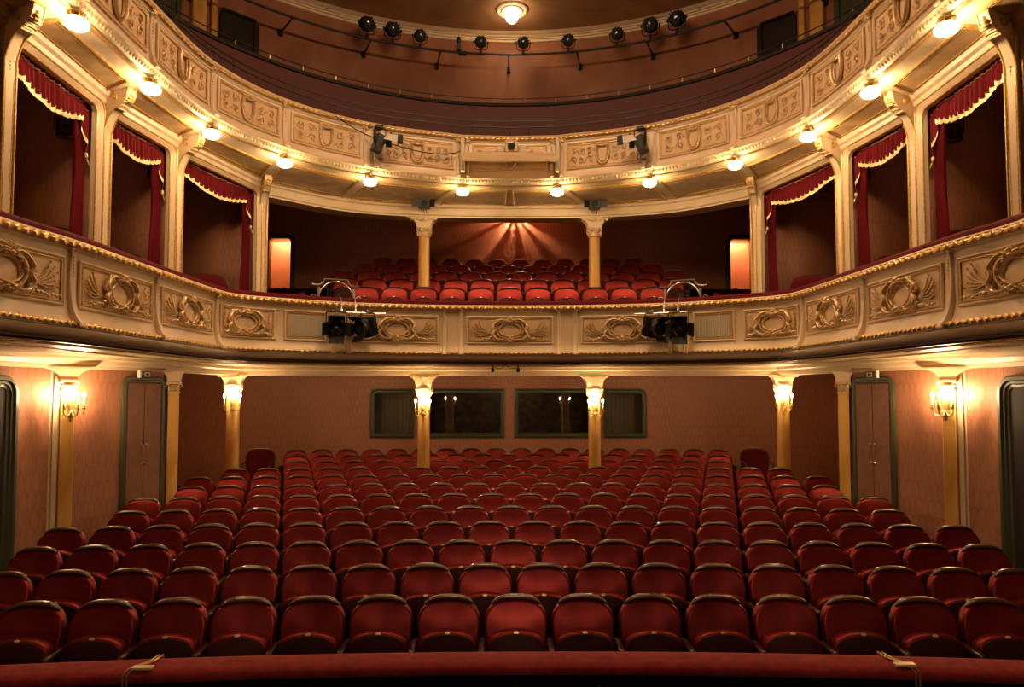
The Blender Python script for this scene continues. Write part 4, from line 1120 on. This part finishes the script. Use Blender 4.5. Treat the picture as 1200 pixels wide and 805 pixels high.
# ================================================================== STAGE LIGHTS
def make_spot():
    """profile spot standing on a bar: origin on the bar, lens towards -y and downwards"""
    root = empty('stage_spotlight')
    tilt = Matrix.Translation((0, -.02, .21)) @ Matrix.Rotation(math.radians(28), 4, 'X') @ Matrix.Rotation(PI / 2, 4, 'X')
    b = MB(); b.lathe([(.05, -.19), (.075, -.17), (.085, -.12), (.105, -.10), (.105, .02), (.085, .04), (.080, .12), (.092, .125), (.092, .15), (.072, .15), (.070, .12)], 18, tilt, cap=False)
    for k in range(5): b.lathe([(.108, -.09 + .022 * k), (.118, -.086 + .022 * k), (.108, -.08 + .022 * k)], 18, tilt, cap=False)
    for k in range(4):
        a = PI / 4 + k * PI / 2; b.box(.07, .14, -.008, .008, .05, .058, tilt @ Matrix.Rotation(a, 4, 'Z'))
        b.box(.075, .115, -.03, .03, .10, .104, tilt @ Matrix.Rotation(a + .6, 4, 'Z'))
    for k in range(7):
        a = 2 * PI * k / 7 + .3; b.tube([(.10 * math.cos(a), .10 * math.sin(a), .04), (.135 * math.cos(a), .135 * math.sin(a), .05)], .009, 6, xf=tilt)
    b.box(-.05, .05, -.12, -.09, -.10, .02, tilt)
    bd = b.build('lamp_body', 'barrel', root)
    b = MB(); b.lathe([(.070, .128), (.05, .136), (.002, .142)], 18, tilt, cap=False); b.build('lens', 'lens', bd, smooth=80)
    b = MB(); b.tube([(-.135, -.01, .21), (-.135, -.0, .10), (-.09, 0, .055), (.09, 0, .055), (.135, 0, .10), (.135, -.01, .21)], .010, 6)
    for q in (-1, 1): b.ball((q * .145, -.01, .21), .026, 8, 5, (.7, 1, 1))
    b.build('yoke', 'black', root)
    b = MB(); b.box(-.025, .025, -.03, .03, -.035, .05, c=.006); b.tube([(0, -.03, -.0), (0, -.07, -.0)], .008, 6); b.build('clamp', 'black', root)
    return root
def make_fresnel():
    """fresnel lantern hanging under a bar: origin on the bar"""
    root = empty('fresnel_lantern')
    tilt = Matrix.Translation((0, -.04, -.20)) @ Matrix.Rotation(math.radians(14), 4, 'X')
    b = MB(); b.box(-.10, .10, -.08, .16, -.17, .12, tilt, c=.03)
    for k in range(6): b.box(-.112, .112, -.05 + .035 * k, -.04 + .035 * k, -.15, .13, tilt)
    b.lathe([(.12, 0), (.12, .07), (.105, .07), (.10, .03)], 20, tilt @ Matrix.Translation((0, -.07, -.01)) @ Matrix.Rotation(PI / 2, 4, 'X'), cap=False)
    bd = b.build('lamp_body', 'black', root)
    b = MB(); b.lathe([(.10, .03), (.09, .05), (.06, .035), (.055, .055), (.03, .045), (.002, .06)], 20, tilt @ Matrix.Translation((0, -.07, -.01)) @ Matrix.Rotation(PI / 2, 4, 'X'), cap=False); b.build('lens', 'lens', bd, smooth=30)
    b = MB()
    for k, (a, w) in enumerate(((0, .10), (PI / 2, .09), (PI, .10), (-PI / 2, .09))):
        xf = tilt @ Matrix.Translation((0, -.14, -.01)) @ Matrix.Rotation(a, 4, 'Y') @ Matrix.Translation((0, 0, .11)) @ Matrix.Rotation(math.radians(-35), 4, 'X')
        b.box(-w, w, -.13, .0, -.003, .003, xf, c=.001)
    b.build('barn_doors', 'black', root)
    b = MB(); b.tube([(-.135, .0, -.20), (-.135, 0, -.02), (-.12, 0, 0), (.12, 0, 0), (.135, 0, -.02), (.135, .0, -.20)], .009, 6)
    for q in (-1, 1): b.lathe([(.001, -.02), (.022, -.02), (.025, .0), (.02, .02), (.001, .02)], 10, Matrix.Translation((q * .15, 0, -.20)) @ Matrix.Rotation(PI / 2, 4, 'Y'))
    b.build('yoke', 'iron', root)
    b = MB(); b.box(-.02, .02, -.025, .025, -.01, .05, c=.005); b.build('clamp', 'steel', root)
    return root
BARC, BARR, BARZ = 6.9, 6.5, E + atY(598, 64, 13.4)[1]
def barp(px):
    best = None
    for i in range(1200):
        a = PI * i / 1200; x = -BARR * math.cos(a); y = BARC + BARR * math.sin(a)
        q = proj(x, y, BARZ - E)[0]
        if best is None or abs(q - px) < best[0]: best = (abs(q - px), x, y)
    return best[1], best[2]
bar = empty('lighting_bar', (0, BARC + BARR, BARZ), 0, 'long curved dark lighting pipe fixed along the gallery back wall', 'lighting bar')
b = MB(); b.tube([(-BARR * math.cos(math.radians(a)), BARC + BARR * math.sin(math.radians(a)), BARZ) for a in range(38, 143, 2)], .024, 8); b.build('pipe', 'iron', bar, world=True)
for a in (40, 53, 66, 78, 90, 102, 114, 127, 140):
    A = math.radians(a); cx, cy = -math.cos(A), math.sin(A); b = MB()
    b.tube([(cx * BARR, BARC + cy * BARR, BARZ), (cx * 7.19, BARC + cy * 7.19, BARZ)], .018, 6); b.box(-.04, .04, -.04, .04, -.06, .06, Matrix.Translation((cx * 7.16, BARC + cy * 7.16, BARZ))); b.build('bracket', 'iron', bar, world=True)
spot0 = make_spot(); fsp = [True]
SPN = ['first', 'second', 'third', 'fourth', 'fifth', 'sixth', 'seventh', 'eighth', 'ninth']
for k, (px, rz, sz, tl) in enumerate([(430, .5, 1.15, 0), (460, .35, 1.15, 0), (492, .2, 1.0, 0), (563, .1, .98, 0), (613, 0, .98, 0), (666, -.15, .98, 0), (723, -.25, 1.0, 0), (762, -.3, 1.2, 0), (793, -.5, 1.2, 0)]):
    x, y = barp(px); o = spot0 if fsp[0] else copy_tree(spot0); fsp[0] = False
    place(o, (x, y, BARZ + .03), rz, sz); tag(o, 'black stage spotlight on the high lighting pipe, %s from the left' % SPN[k], 'spotlight', 'spotlights on the lighting pipe')
x, y = barp(537); e = empty('effects_box', (x, y, BARZ), .1, 'small dark device clamped to the lighting pipe between two spotlights', 'device')
b = MB(); b.box(-.05, .05, -.05, .05, .03, .17); b.build('casing', 'darkgrey', e)
b = MB(); b.lathe([(.02, .17), (.045, .20), (.05, .26), (.03, .31), (.002, .32)], 12); b.build('lamp_head', 'black', e)
b = MB(); b.box(.0, .16, -.04, .04, -.05, .02); b.build('clamp_plate', 'iron', e)
# lanterns in front of the balcony
fr0 = make_fresnel(); ffr = [True]
FX = {-1: [(393, .25, 1.08), (427, -.55, 1.0)], 1: [(768, .5, 1.0), (802, -.2, 1.08)]}
for s in (-1, 1):
    cx = 410 if s < 0 else 785
    sq = s_of_px(BP, 401 if s < 0 else 597.3 * 2 - 401)
    hb = empty('lantern_pipe', BP.map(sq, .25, E + 1.19), 0, 'short steel pipe in front of the balcony carrying the %s pair of lanterns' % SIDE[s], 'lighting bar')
    sgn = 1 if s < 0 else -1
    P = lambda du, off, z: BP.map(sq + sgn * du, off, z)
    b = MB(); b.tube([P(-.22, .25, E + 1.20), P(.62, .25, E + 1.20)], .012, 8); b.build('pipe', 'steel', hb, world=True)
    b = MB()
    for du in (-.06, .16):
        b.tube([P(du, -.1, E + 1.44), P(du, .03, E + 1.45), P(du, .12, E + 1.42), P(du, .22, E + 1.30), P(du, .25, E + 1.19)], .010, 6)
        b.tube([P(du, .12, E + 1.30), P(du, .12, E + .78)], .010, 6)
    b.tube([P(-.1, .12, E + 1.30), P(.2, .12, E + 1.30)], .010, 6)
    b.build('hook_frame', 'steel', hb, world=True)
    b = MB(); b.box(-.09, .09, -.02, .03, -.14, .14, Matrix.Translation(P(.06, .14, E + .92))); b.build('junction_box', 'ply', hb, world=True)
    b = MB()
    for k in range(3):
        b.tube([tuple(v) for v in catmull([P(.0 + .05 * k, .2, E + 1.19), P(.06 + .03 * k, .24, E + 1.0 - .04 * k), P(.05, .22, E + .80 + .04 * k), P(.2 + .05 * k, .24, E + 1.05)], 6)], .006, 5)
    b.build('cable', 'black', hb, world=True)
    for k, (px, rz, sz) in enumerate(FX[s]):
        o = fr0 if ffr[0] else copy_tree(fr0); ffr[0] = False
        q = s_of_px(BP, px - 1); loc = BP.map(q, .27, E + 1.20); place(o, loc, rz, sz)
        tag(o, 'black stage lantern hanging before the balcony, %s one of the %s pair' % ('left' if k == 0 else 'right', SIDE[s]), 'spotlight', 'lanterns in front of the balcony')
    # bright metal hoop standing on the velvet rail
    hq = s_of_px(BP, 397 if s < 0 else 597.3 * 2 - 397)
    H = lambda du, off, z: BP.map(hq + sgn * du, off, E + z)
    e = empty('metal_hoop', H(0, -.2, 1.44), 0, 'bright metal arched hoop frame standing on the %s end of balcony rail' % SIDE[s], 'frame')
    b = MB(); b.tube([H(.25 * math.cos(PI * k / 20), -.2, 1.43 + .29 * math.sin(PI * k / 20)) for k in range(21)], .011, 7); b.build('arch', 'steel', e, world=True)
    b = MB(); b.tube([H(u, -.2, v) for u, v in [(-.34, 1.66), (-.28, 1.655), (-.22, 1.665), (-.18, 1.70), (-.165, 1.755), (.16, 1.755), (.175, 1.70), (.21, 1.665), (.28, 1.655), (.33, 1.66)]], .013, 7)
    b.build('top_bracket', 'steel', e, world=True)
    b = MB()
    for q in (-1, 1):
        b.tube([H(q * (.32 + .03 * math.cos(t * .6)), -.2, 1.475 + .03 * math.sin(t * .6)) for t in range(10)], .009, 6); b.tube([H(q * .25, -.2, 1.46), H(q * .32, -.2, 1.46)], .012, 6); b.tube([H(q * .25, -.2, 1.43), H(q * .25, -.2, 1.62)], .02, 6)
    b.build('hoop_foot', 'steel', e, world=True)
    b = MB(); b.tube([H(-.04, -.2, 1.50), H(.0, -.2, 1.56)], .012, 6); b.box(-.03, .03, -.02, .02, -.06, .06, Matrix.Translation(H(.02, -.18, 1.48))); b.build('pivot_arm', 'iron', e, world=True)
# barn-door floods on the gallery front
for s in (-1, 1):
    q = s_of_px(GP, 441 if s < 0 else 753)
    P = GP.map(q, .18, E + 3.72 + DG)
    e = empty('flood_light', P, s * .5 * -1, 'black floodlight with pale open flap on the gallery front, %s side' % SIDE[s], 'spotlight')
    b = MB(); b.box(-.07, .07, -.06, .12, -.16, .10, Matrix.Rotation(-s * .3, 4, 'Y'), c=.015); 
    b.add([(-.07, -.06, -.1), (.07, -.06, -.1), (.07, -.06, .08), (-.07, -.06, .08), (-.12, -.16, -.13), (.13, -.16, -.13), (.13, -.16, .11), (-.12, -.16, .11)], [(0, 4, 7, 3), (1, 2, 6, 5)])
    b.build('lamp_body', 'black', e)
    b = MB(); d_ = -s; b.prism([(d_ * .0, -.02), (d_ * .20, -.03), (d_ * .26, .06), (d_ * .07, .075)], -.17, -.166); b.build('reflector_flap', 'white', e)
    b = MB(); b.prism([(d_ * .21, -.06), (d_ * .30, -.05), (d_ * .30, .09), (d_ * .22, .09)], -.18, -.172); b.build('barn_door', 'black', e)
    b = MB(); b.tube([(-.09, 0, -.03), (-.09, .0, .19), (.09, 0, .19), (.09, 0, -.03)], .010, 6); b.box(-.05, .05, -.03, .10, .19, .24); b.tube([(0, .03, .22), (0, .16, .30)], .012, 6); b.build('yoke', 'iron', e)
    b = MB(); b.tube([tuple(v) for v in catmull([(-.03, .05, -.14), (-.06, .03, -.22), (.0, .02, -.27), (.04, .05, -.25)], 5)], .007, 5); b.box(.0, .07, .02, .06, -.28, -.24); b.build('cable', 'black', e)
    # small winged light on the balcony column head
    e = empty('winged_light', (s * 1.455, 11.50, E + 3.22), 0, 'small black light with side wings on top of the %s balcony column' % SIDE[s], 'spotlight')
    b = MB(); b.box(-.10, .10, -.05, .10, -.07, .08, c=.01); b.build('lamp_body', 'darkgrey', e)
    b = MB()
    for q_ in (-1, 1): b.add([(q_ * .10, -.05, -.06), (q_ * .19, -.11, -.075), (q_ * .19, -.11, .065), (q_ * .10, -.05, .07), (q_ * .10, -.045, -.06), (q_ * .195, -.10, -.075), (q_ * .195, -.10, .065), (q_ * .10, -.045, .07)], [(0, 1, 2, 3), (4, 7, 6, 5), (0, 4, 5, 1), (3, 2, 6, 7), (1, 5, 6, 2)])
    b.build('barn_doors', 'black', e)
    b = MB(); b.lathe([(.058, 0), (.058, .01), (.045, .012), (.03, .0), (.002, .01)], 18, Matrix.Translation((0, -.052, 0)) @ Matrix.Rotation(PI / 2, 4, 'X'), cap=False); b.build('lens', 'lens', e)
    b = MB(); b.tube([(-.11, .03, 0), (-.11, .03, .11), (.11, .03, .11), (.11, .03, 0)], .007, 6); b.tube([(0, .03, .11), (0, .25, .13)], .012, 6)
    for k in range(3): b.tube([(-.03 + .03 * k, .02, -.06), (-.05 + .04 * k, .0, -.12), (-.02 + .03 * k, .04, -.15)], .006, 5)
    b.build('yoke', 'iron', e)
# shelf with projector in the middle of the gallery front
e = empty('projector_shelf', (0, 10.5, E + DG + 3.62), 0, 'pale wooden shelf board fixed across the middle of the gallery front', 'shelf')
b = MB(); b.box(-.70, .70, 10.30, 10.68, E + DG + 3.605, E + DG + 3.63, c=.004); b.box(-.72, .72, 10.28, 10.30, E + DG + 3.50, E + DG + 3.635, c=.004); b.build('board', 'ply', e, world=True)
for q in (-1, 1):
    b = MB(); b.box(q * .74 - .03, q * .74 + .03, 10.50, 10.66, E + DG + 3.42, E + DG + 3.96, c=.004); b.box(q * .72 - .02, q * .72 + .02, 10.3, 10.66, E + DG + 3.58, E + DG + 3.62, c=.004); b.build('side_bracket', 'grill', e, world=True)
e = empty('projector', (.02, 10.45, E + DG + 3.64), 0, 'small pale projector with round black lens on the gallery shelf', 'projector')
b = MB(); b.box(-.10, .10, -.12, .15, .02, .21, c=.012); cb = b.build('casing', 'ply', e)
b = MB()
for q in (-1, 1): b.box(q * .165 - .055, q * .165 + .055, -.08, .10, .03, .14, c=.008); b.tube([(q * .14, -.09, .03), (q * .14, -.09, .15)], .006)
b.box(-.24, .24, -.10, .12, .0, .025, c=.004); b.build('side_unit', 'grill', e)
b = MB(); b.lathe([(.058, 0), (.060, .03), (.05, .032), (.04, .02), (.02, .03), (.002, .036)], 22, Matrix.Translation((0, -.12, .11)) @ Matrix.Rotation(PI / 2, 4, 'X'), cap=False); b.build('lens', 'lens', e)
# cable swagged along the gallery front
cps = []
for px, z in [(392, 3.98), (412, 3.87), (432, 3.79), (470, 3.70), (500, 3.66), (525, 3.69), (541, 3.78), (545, 3.86)]:
    cps.append(GP.map(s_of_px(GP, px), .10, E + z + DG))
b = MB(); b.tube([tuple(v) for v in catmull(cps, 6)], .008, 5); b.box(-.02, .02, -.02, .02, -.06, .08, Matrix.Translation(cps[-1]))
tag(b.build('power_cable', 'black'), 'dark cable swagged across the gallery front to the centre shelf', 'cable')
# pair of tiny spotlights under the balcony edge
for k, x in enumerate((-.27, .13)):
    e = empty('mini_spotlight', (x, 10.78, E + .455), 0, 'tiny black spotlight under the middle of the balcony, %s of two' % ('left' if k == 0 else 'right'), 'spotlight')
    b = MB(); b.tube([(0, 0, .01), (0, 0, -.06)], .010, 6); b.build('stem', 'black', e)
    b = MB(); b.lathe([(.012, -.03), (.026, -.02), (.028, .03), (.022, .035), (.02, .02)], 12, Matrix.Translation((0, -.01, -.08)) @ Matrix.Rotation(2.3, 4, 'X')); b.build('lamp_head', 'black', e)
b = MB(); b.tube([tuple(v) for v in catmull([(-.27, 10.78, E + .43), (-.20, 10.78, E + .395), (-.13, 10.78, E + .40), (-.07, 10.78, E + .445), (0, 10.78, E + .40), (.07, 10.78, E + .395), (.13, 10.78, E + .43)], 6)], .005, 5)
tag(b.build('lamp_flex', 'black'), 'thin flex looping between the two tiny spotlights', 'cable')

# ================================================================== GALLERY BARRIERS AND RAILS
b = MB(); TP = Path([(p[0], p[1]) for p in arcpts(5.30, n=90)])
bw = empty('gallery_barrier', (0, 12.2, E + 4.0), 0, 'curved maroon barrier with dark cap and thin rail above the gallery front', 'barrier')
TP.sweep(b, [(0, E + 3.98), (.0, E + ZBAR - .04)], step=.15); b.build('barrier_cloth', 'maroon', bw, world=True, smooth=30)
b = MB(); TP.sweep(b, [(.0, E + ZBAR - .06), (.03, E + ZBAR - .05), (.03, E + ZBAR), (-.10, E + ZBAR), (-.10, E + 4.7)], step=.15); b.build('barrier_cap', 'dark', bw, world=True, smooth=30)
b = MB(); n = 120; b.tube([TP.map(TP.L * i / n, -.02, E + ZBAR + .10) for i in range(n + 1)], .011, 6); b.build('top_rail', 'iron', bw, world=True)
for i in range(2, 46):
    b = MB(); b.tube([TP.map(TP.L * i / 47, -.02, E + ZBAR - .02), TP.map(TP.L * i / 47, -.02, E + ZBAR + .10)], .010, 6); b.build('rail_post', 'brass', bw, world=True)
fr_ = empty('gallery_safety_rail', (0, 10.75, E + 4.04), 0, 'pair of thin metal safety rails running along the gallery front top', 'railing')
for z, off, r in ((4.40, -.16, .010), (4.26, -.06, .012)):
    b = MB(); n = 150; b.tube([GP.map(GP.L * i / n, off, E + z) for i in range(n + 1)], r, 6); b.build('rail', 'iron', fr_, world=True)
n = int(GP.L / .9)
for i in range(n + 1):
    q = GP.L * i / n; 
    if GP.at(q)[0].y < 3.5: continue
    b = MB(); b.tube([GP.map(q, -.06, E + 4.03 + DG), GP.map(q, -.06, E + 4.26)], .006, 6); b.tube([GP.map(q + .3, -.16, E + 4.03 + DG), GP.map(q + .3, -.16, E + 4.40)], .006, 6)
    c = GP.map(q, -.05, E + 4.10 + DG); b.ball(c, .016, 7, 4); b.ball(GP.map(q + .3, -.15, E + 4.12 + DG), .012, 7, 4); b.build('rail_post', 'iron', fr_, world=True)

# ================================================================== CEILING LAMP, SIGNS, HIDDEN AND ADDED LAMPS
CLX, CLY = atZ(600, 13, ZCE)
e = empty('ceiling_lamp', (CLX, CLY, E + ZCE + .02), 0, 'glowing round ceiling lamp in a moulded plaster rosette', 'lamp')
b = MB(); b.lathe([(.42, 0), (.41, -.02), (.36, -.03), (.34, -.015), (.29, -.02), (.27, -.04), (.22, -.045), (.20, -.02), (.15, -.03), (.12, -.05), (.02, -.05)], 40, cap=False); b.v = [Vector((v.x * .74, v.y * .74, v.z)) for v in b.v]; b.build('rosette', 'cream', e, smooth=40)
b = MB(); b.ball((0, 0, -.15), .12, 20, 10, (1, 1, .9)); b.build('glass_globe', 'globe2', e, smooth=80)
for s in (-1, 1):
    f, L = wallmap((s * 5.175, 9.17), (s * 4.965, 9.81))
    e = empty('exit_sign', f(L * .42, .03, E + .27), 0, 'small white framed sign over the %s double door' % SIDE[s], 'sign')
    g = lambda u, d, z: f(L * .42 + u, d, E + .262 + z)
    b = MB(g); b.box(-.085, .10, .06, .09, -.045, .045, c=.006); b.build('sign_frame', 'darkgrey', e, world=True)
    b = MB(g); b.box(-.105, -.075, .055, .10, -.05, .05, c=.004); b.box(-.02, .075, .088, .096, -.03, .03, c=.002); b.build('sign_panel', 'white', e, world=True)
    b = MB(g); b.box(.0, .05, .095, .099, -.016, .014, c=.001); b.build('sign_symbol', 'velvetd', e, world=True)
# grey curtains behind the outer booth windows
for s, (x0, x1) in ((-1, WIN[0]), (1, WIN[3])):
    b = MB(); a0, a1 = (x0 + .15, x1) if s < 0 else (x0, x1 - .15)
    b.grid(lambda u, v: (a0 + (a1 - a0) * u, 15.35 + .05 * math.sin(u * 2 * PI * 8 + math.sin(v * 3)), WZ0 - .1 + v * 1.3), 90, 6)
    tag(b.build('booth_curtain', 'clothgrey', smooth=80), 'pale grey pleated curtain behind the %s outer booth window' % SIDE[s], 'curtain')
# lamp at the head of the balcony back wall (throws the fan of light)
FLX, FLZ = atY(604, 251, 15.12)
e = empty('balcony_wall_lamp', (FLX, 15.12, E + FLZ), 0, 'crystal lamp high on the balcony back wall throwing a fan of light', 'lamp')
b = MB(); b.box(-.07, .07, .10, .16, -.02, .05); b.tube([(0, .12, .02), (0, 0, .02)], .01); b.build('lamp_mount', 'brass', e)
b = MB(); b.ball((0, 0, 0), .007, 8, 6); b.build('bulb', 'fan', e)
b = MB(); random.seed(3)
for k in range(17):
    a = PI * .97 + PI * 1.06 * (k + .6 * random.random()) / 16.5; r_ = .05
    b.tube([(r_ * math.cos(a), -.03, r_ * math.sin(a)), (r_ * math.cos(a), .12, r_ * math.sin(a))], .0025 + .0045 * random.random(), 6)
b.build('ray_rod', 'brass', e)  # opaque rods added round the bulb to break its light into rays
# unseen ring of globes added over the house as fill
e = empty('fill_globe_ring', (0, 6.9, E + 6.4), 0, 'unseen added ring of glowing fill globes over the middle of the hall', 'lamp')
b = MB(); b.tube([(.8 * math.cos(2 * PI * k / 40), .8 * math.sin(2 * PI * k / 40), 0) for k in range(40)], .02, 6, closed=True)
for k in range(4): a = k * PI / 2; b.tube([(.8 * math.cos(a), .8 * math.sin(a), 0), (0, 0, .5)], .01, 6)
b.tube([(0, 0, .5), (0, 0, ZCE - 6.38)], .02, 8); b.build('ring_frame', 'brass', e)
for k in range(10):
    a = 2 * PI * k / 10; b = MB(); b.ball((.8 * math.cos(a), .8 * math.sin(a), -.09), .08, 12, 8); b.build('glass_globe', 'fillglobe', e, smooth=80)

# ================================================================== ADDED FILL LIGHTS, WORLD, CAMERA
def lamp(kind, name, loc, e, col, size, rot=None, **k):
    lt = bpy.data.lights.new(name, kind); lt.energy = e; lt.color = col
    if kind == 'AREA': lt.size = size
    else: lt.shadow_soft_size = size
    for a, v in k.items(): setattr(lt, a, v)
    o = bpy.data.objects.new(name, lt); COL.objects.link(o); o.location = loc
    if rot: o.rotation_euler = rot
    return o
for az in (-30, -18, -6, 6, 18, 30):  # unseen spots added behind the camera to bring up the stalls seats
    lamp('SPOT', 'seat_fill_spot', (az * .05, -1.6, E + .8), 200, (1, .70, .46), .10, (math.radians(90 - 17), 0, -math.radians(az)), spot_size=math.radians(25), spot_blend=.5)
lamp('POINT', 'booth_fill', (0, 16.2, 2.9), 9, (1, .72, .45), .1)  # unseen light added to brighten the booth behind the glass
# unseen fill lights added under the rear of the balcony and in the boxes
def add_ceiling_fill(loc, label, e_, col=(1, .64, .36)):
    e = empty('ceiling_fill', loc, 0, label, 'lamp')
    b = MB(); b.lathe([(.09, .0), (.09, -.02), (.07, -.025), (.065, -.008)], 20, cap=False); b.build('trim_ring', 'brass', e)
    b = MB(); b.lathe([(.065, -.010), (.04, -.018), (.002, -.020)], 16, cap=False); b.build('diffuser', 'cream', e)
    lamp('POINT', 'ceiling_fill_point', (loc[0], loc[1], loc[2] - .07), e_, col, .05)
for x, nm in ((-5.2, 'left corner'), (-2.9, 'left half'), (0, 'middle'), (2.9, 'right half'), (5.2, 'right corner')):
    add_ceiling_fill((x, 13.3, SOF - .005), 'added unseen fill light under the balcony over the last stalls rows, %s' % nm, 11)
for x, nm in ((-3.4, 'left'), (3.4, 'right')):
    add_ceiling_fill((x, 13.4, E + 3.74), 'added unseen fill light over the balcony seats, %s side' % nm, 3)
for s in (-1, 1):
    for i in range(3):
        add_ceiling_fill((s * 5.5, (POST[i][1] + POST[i + 1][1]) / 2 + .25, E + 3.31), 'added unseen fill light inside the %s box, %s side' % (BXN[i], SIDE[s]), 1.1)
w = bpy.data.worlds.new('world'); sc.world = w; w.use_nodes = True
w.node_tree.nodes['Background'].inputs[0].default_value = (.9, .6, .35, 1); w.node_tree.nodes['Background'].inputs[1].default_value = .0
cam = bpy.data.cameras.new('camera'); co = bpy.data.objects.new('camera', cam); COL.objects.link(co); sc.camera = co
cam.sensor_width = 36; cam.lens = 24; cam.clip_start = .05; cam.clip_end = 60
co.location = (CAMX, 0, E); co.rotation_euler = (math.radians(90 + PITCHD), 0, -YAW)
cam.shift_y = (58.5 - 800 * math.tan(math.radians(PITCHD))) / 1200
sc.view_settings.view_transform = 'Standard'; sc.view_settings.look = 'None'; sc.view_settings.gamma = 1; sc.view_settings.exposure = 0
sc.view_settings.use_curve_mapping = False
sc.cycles.use_denoising = True; sc.cycles.max_bounces = 8; sc.cycles.diffuse_bounces = 4; sc.cycles.glossy_bounces = 3
sc.cycles.sample_clamp_indirect = 6; sc.cycles.caustics_reflective = False; sc.cycles.caustics_refractive = False
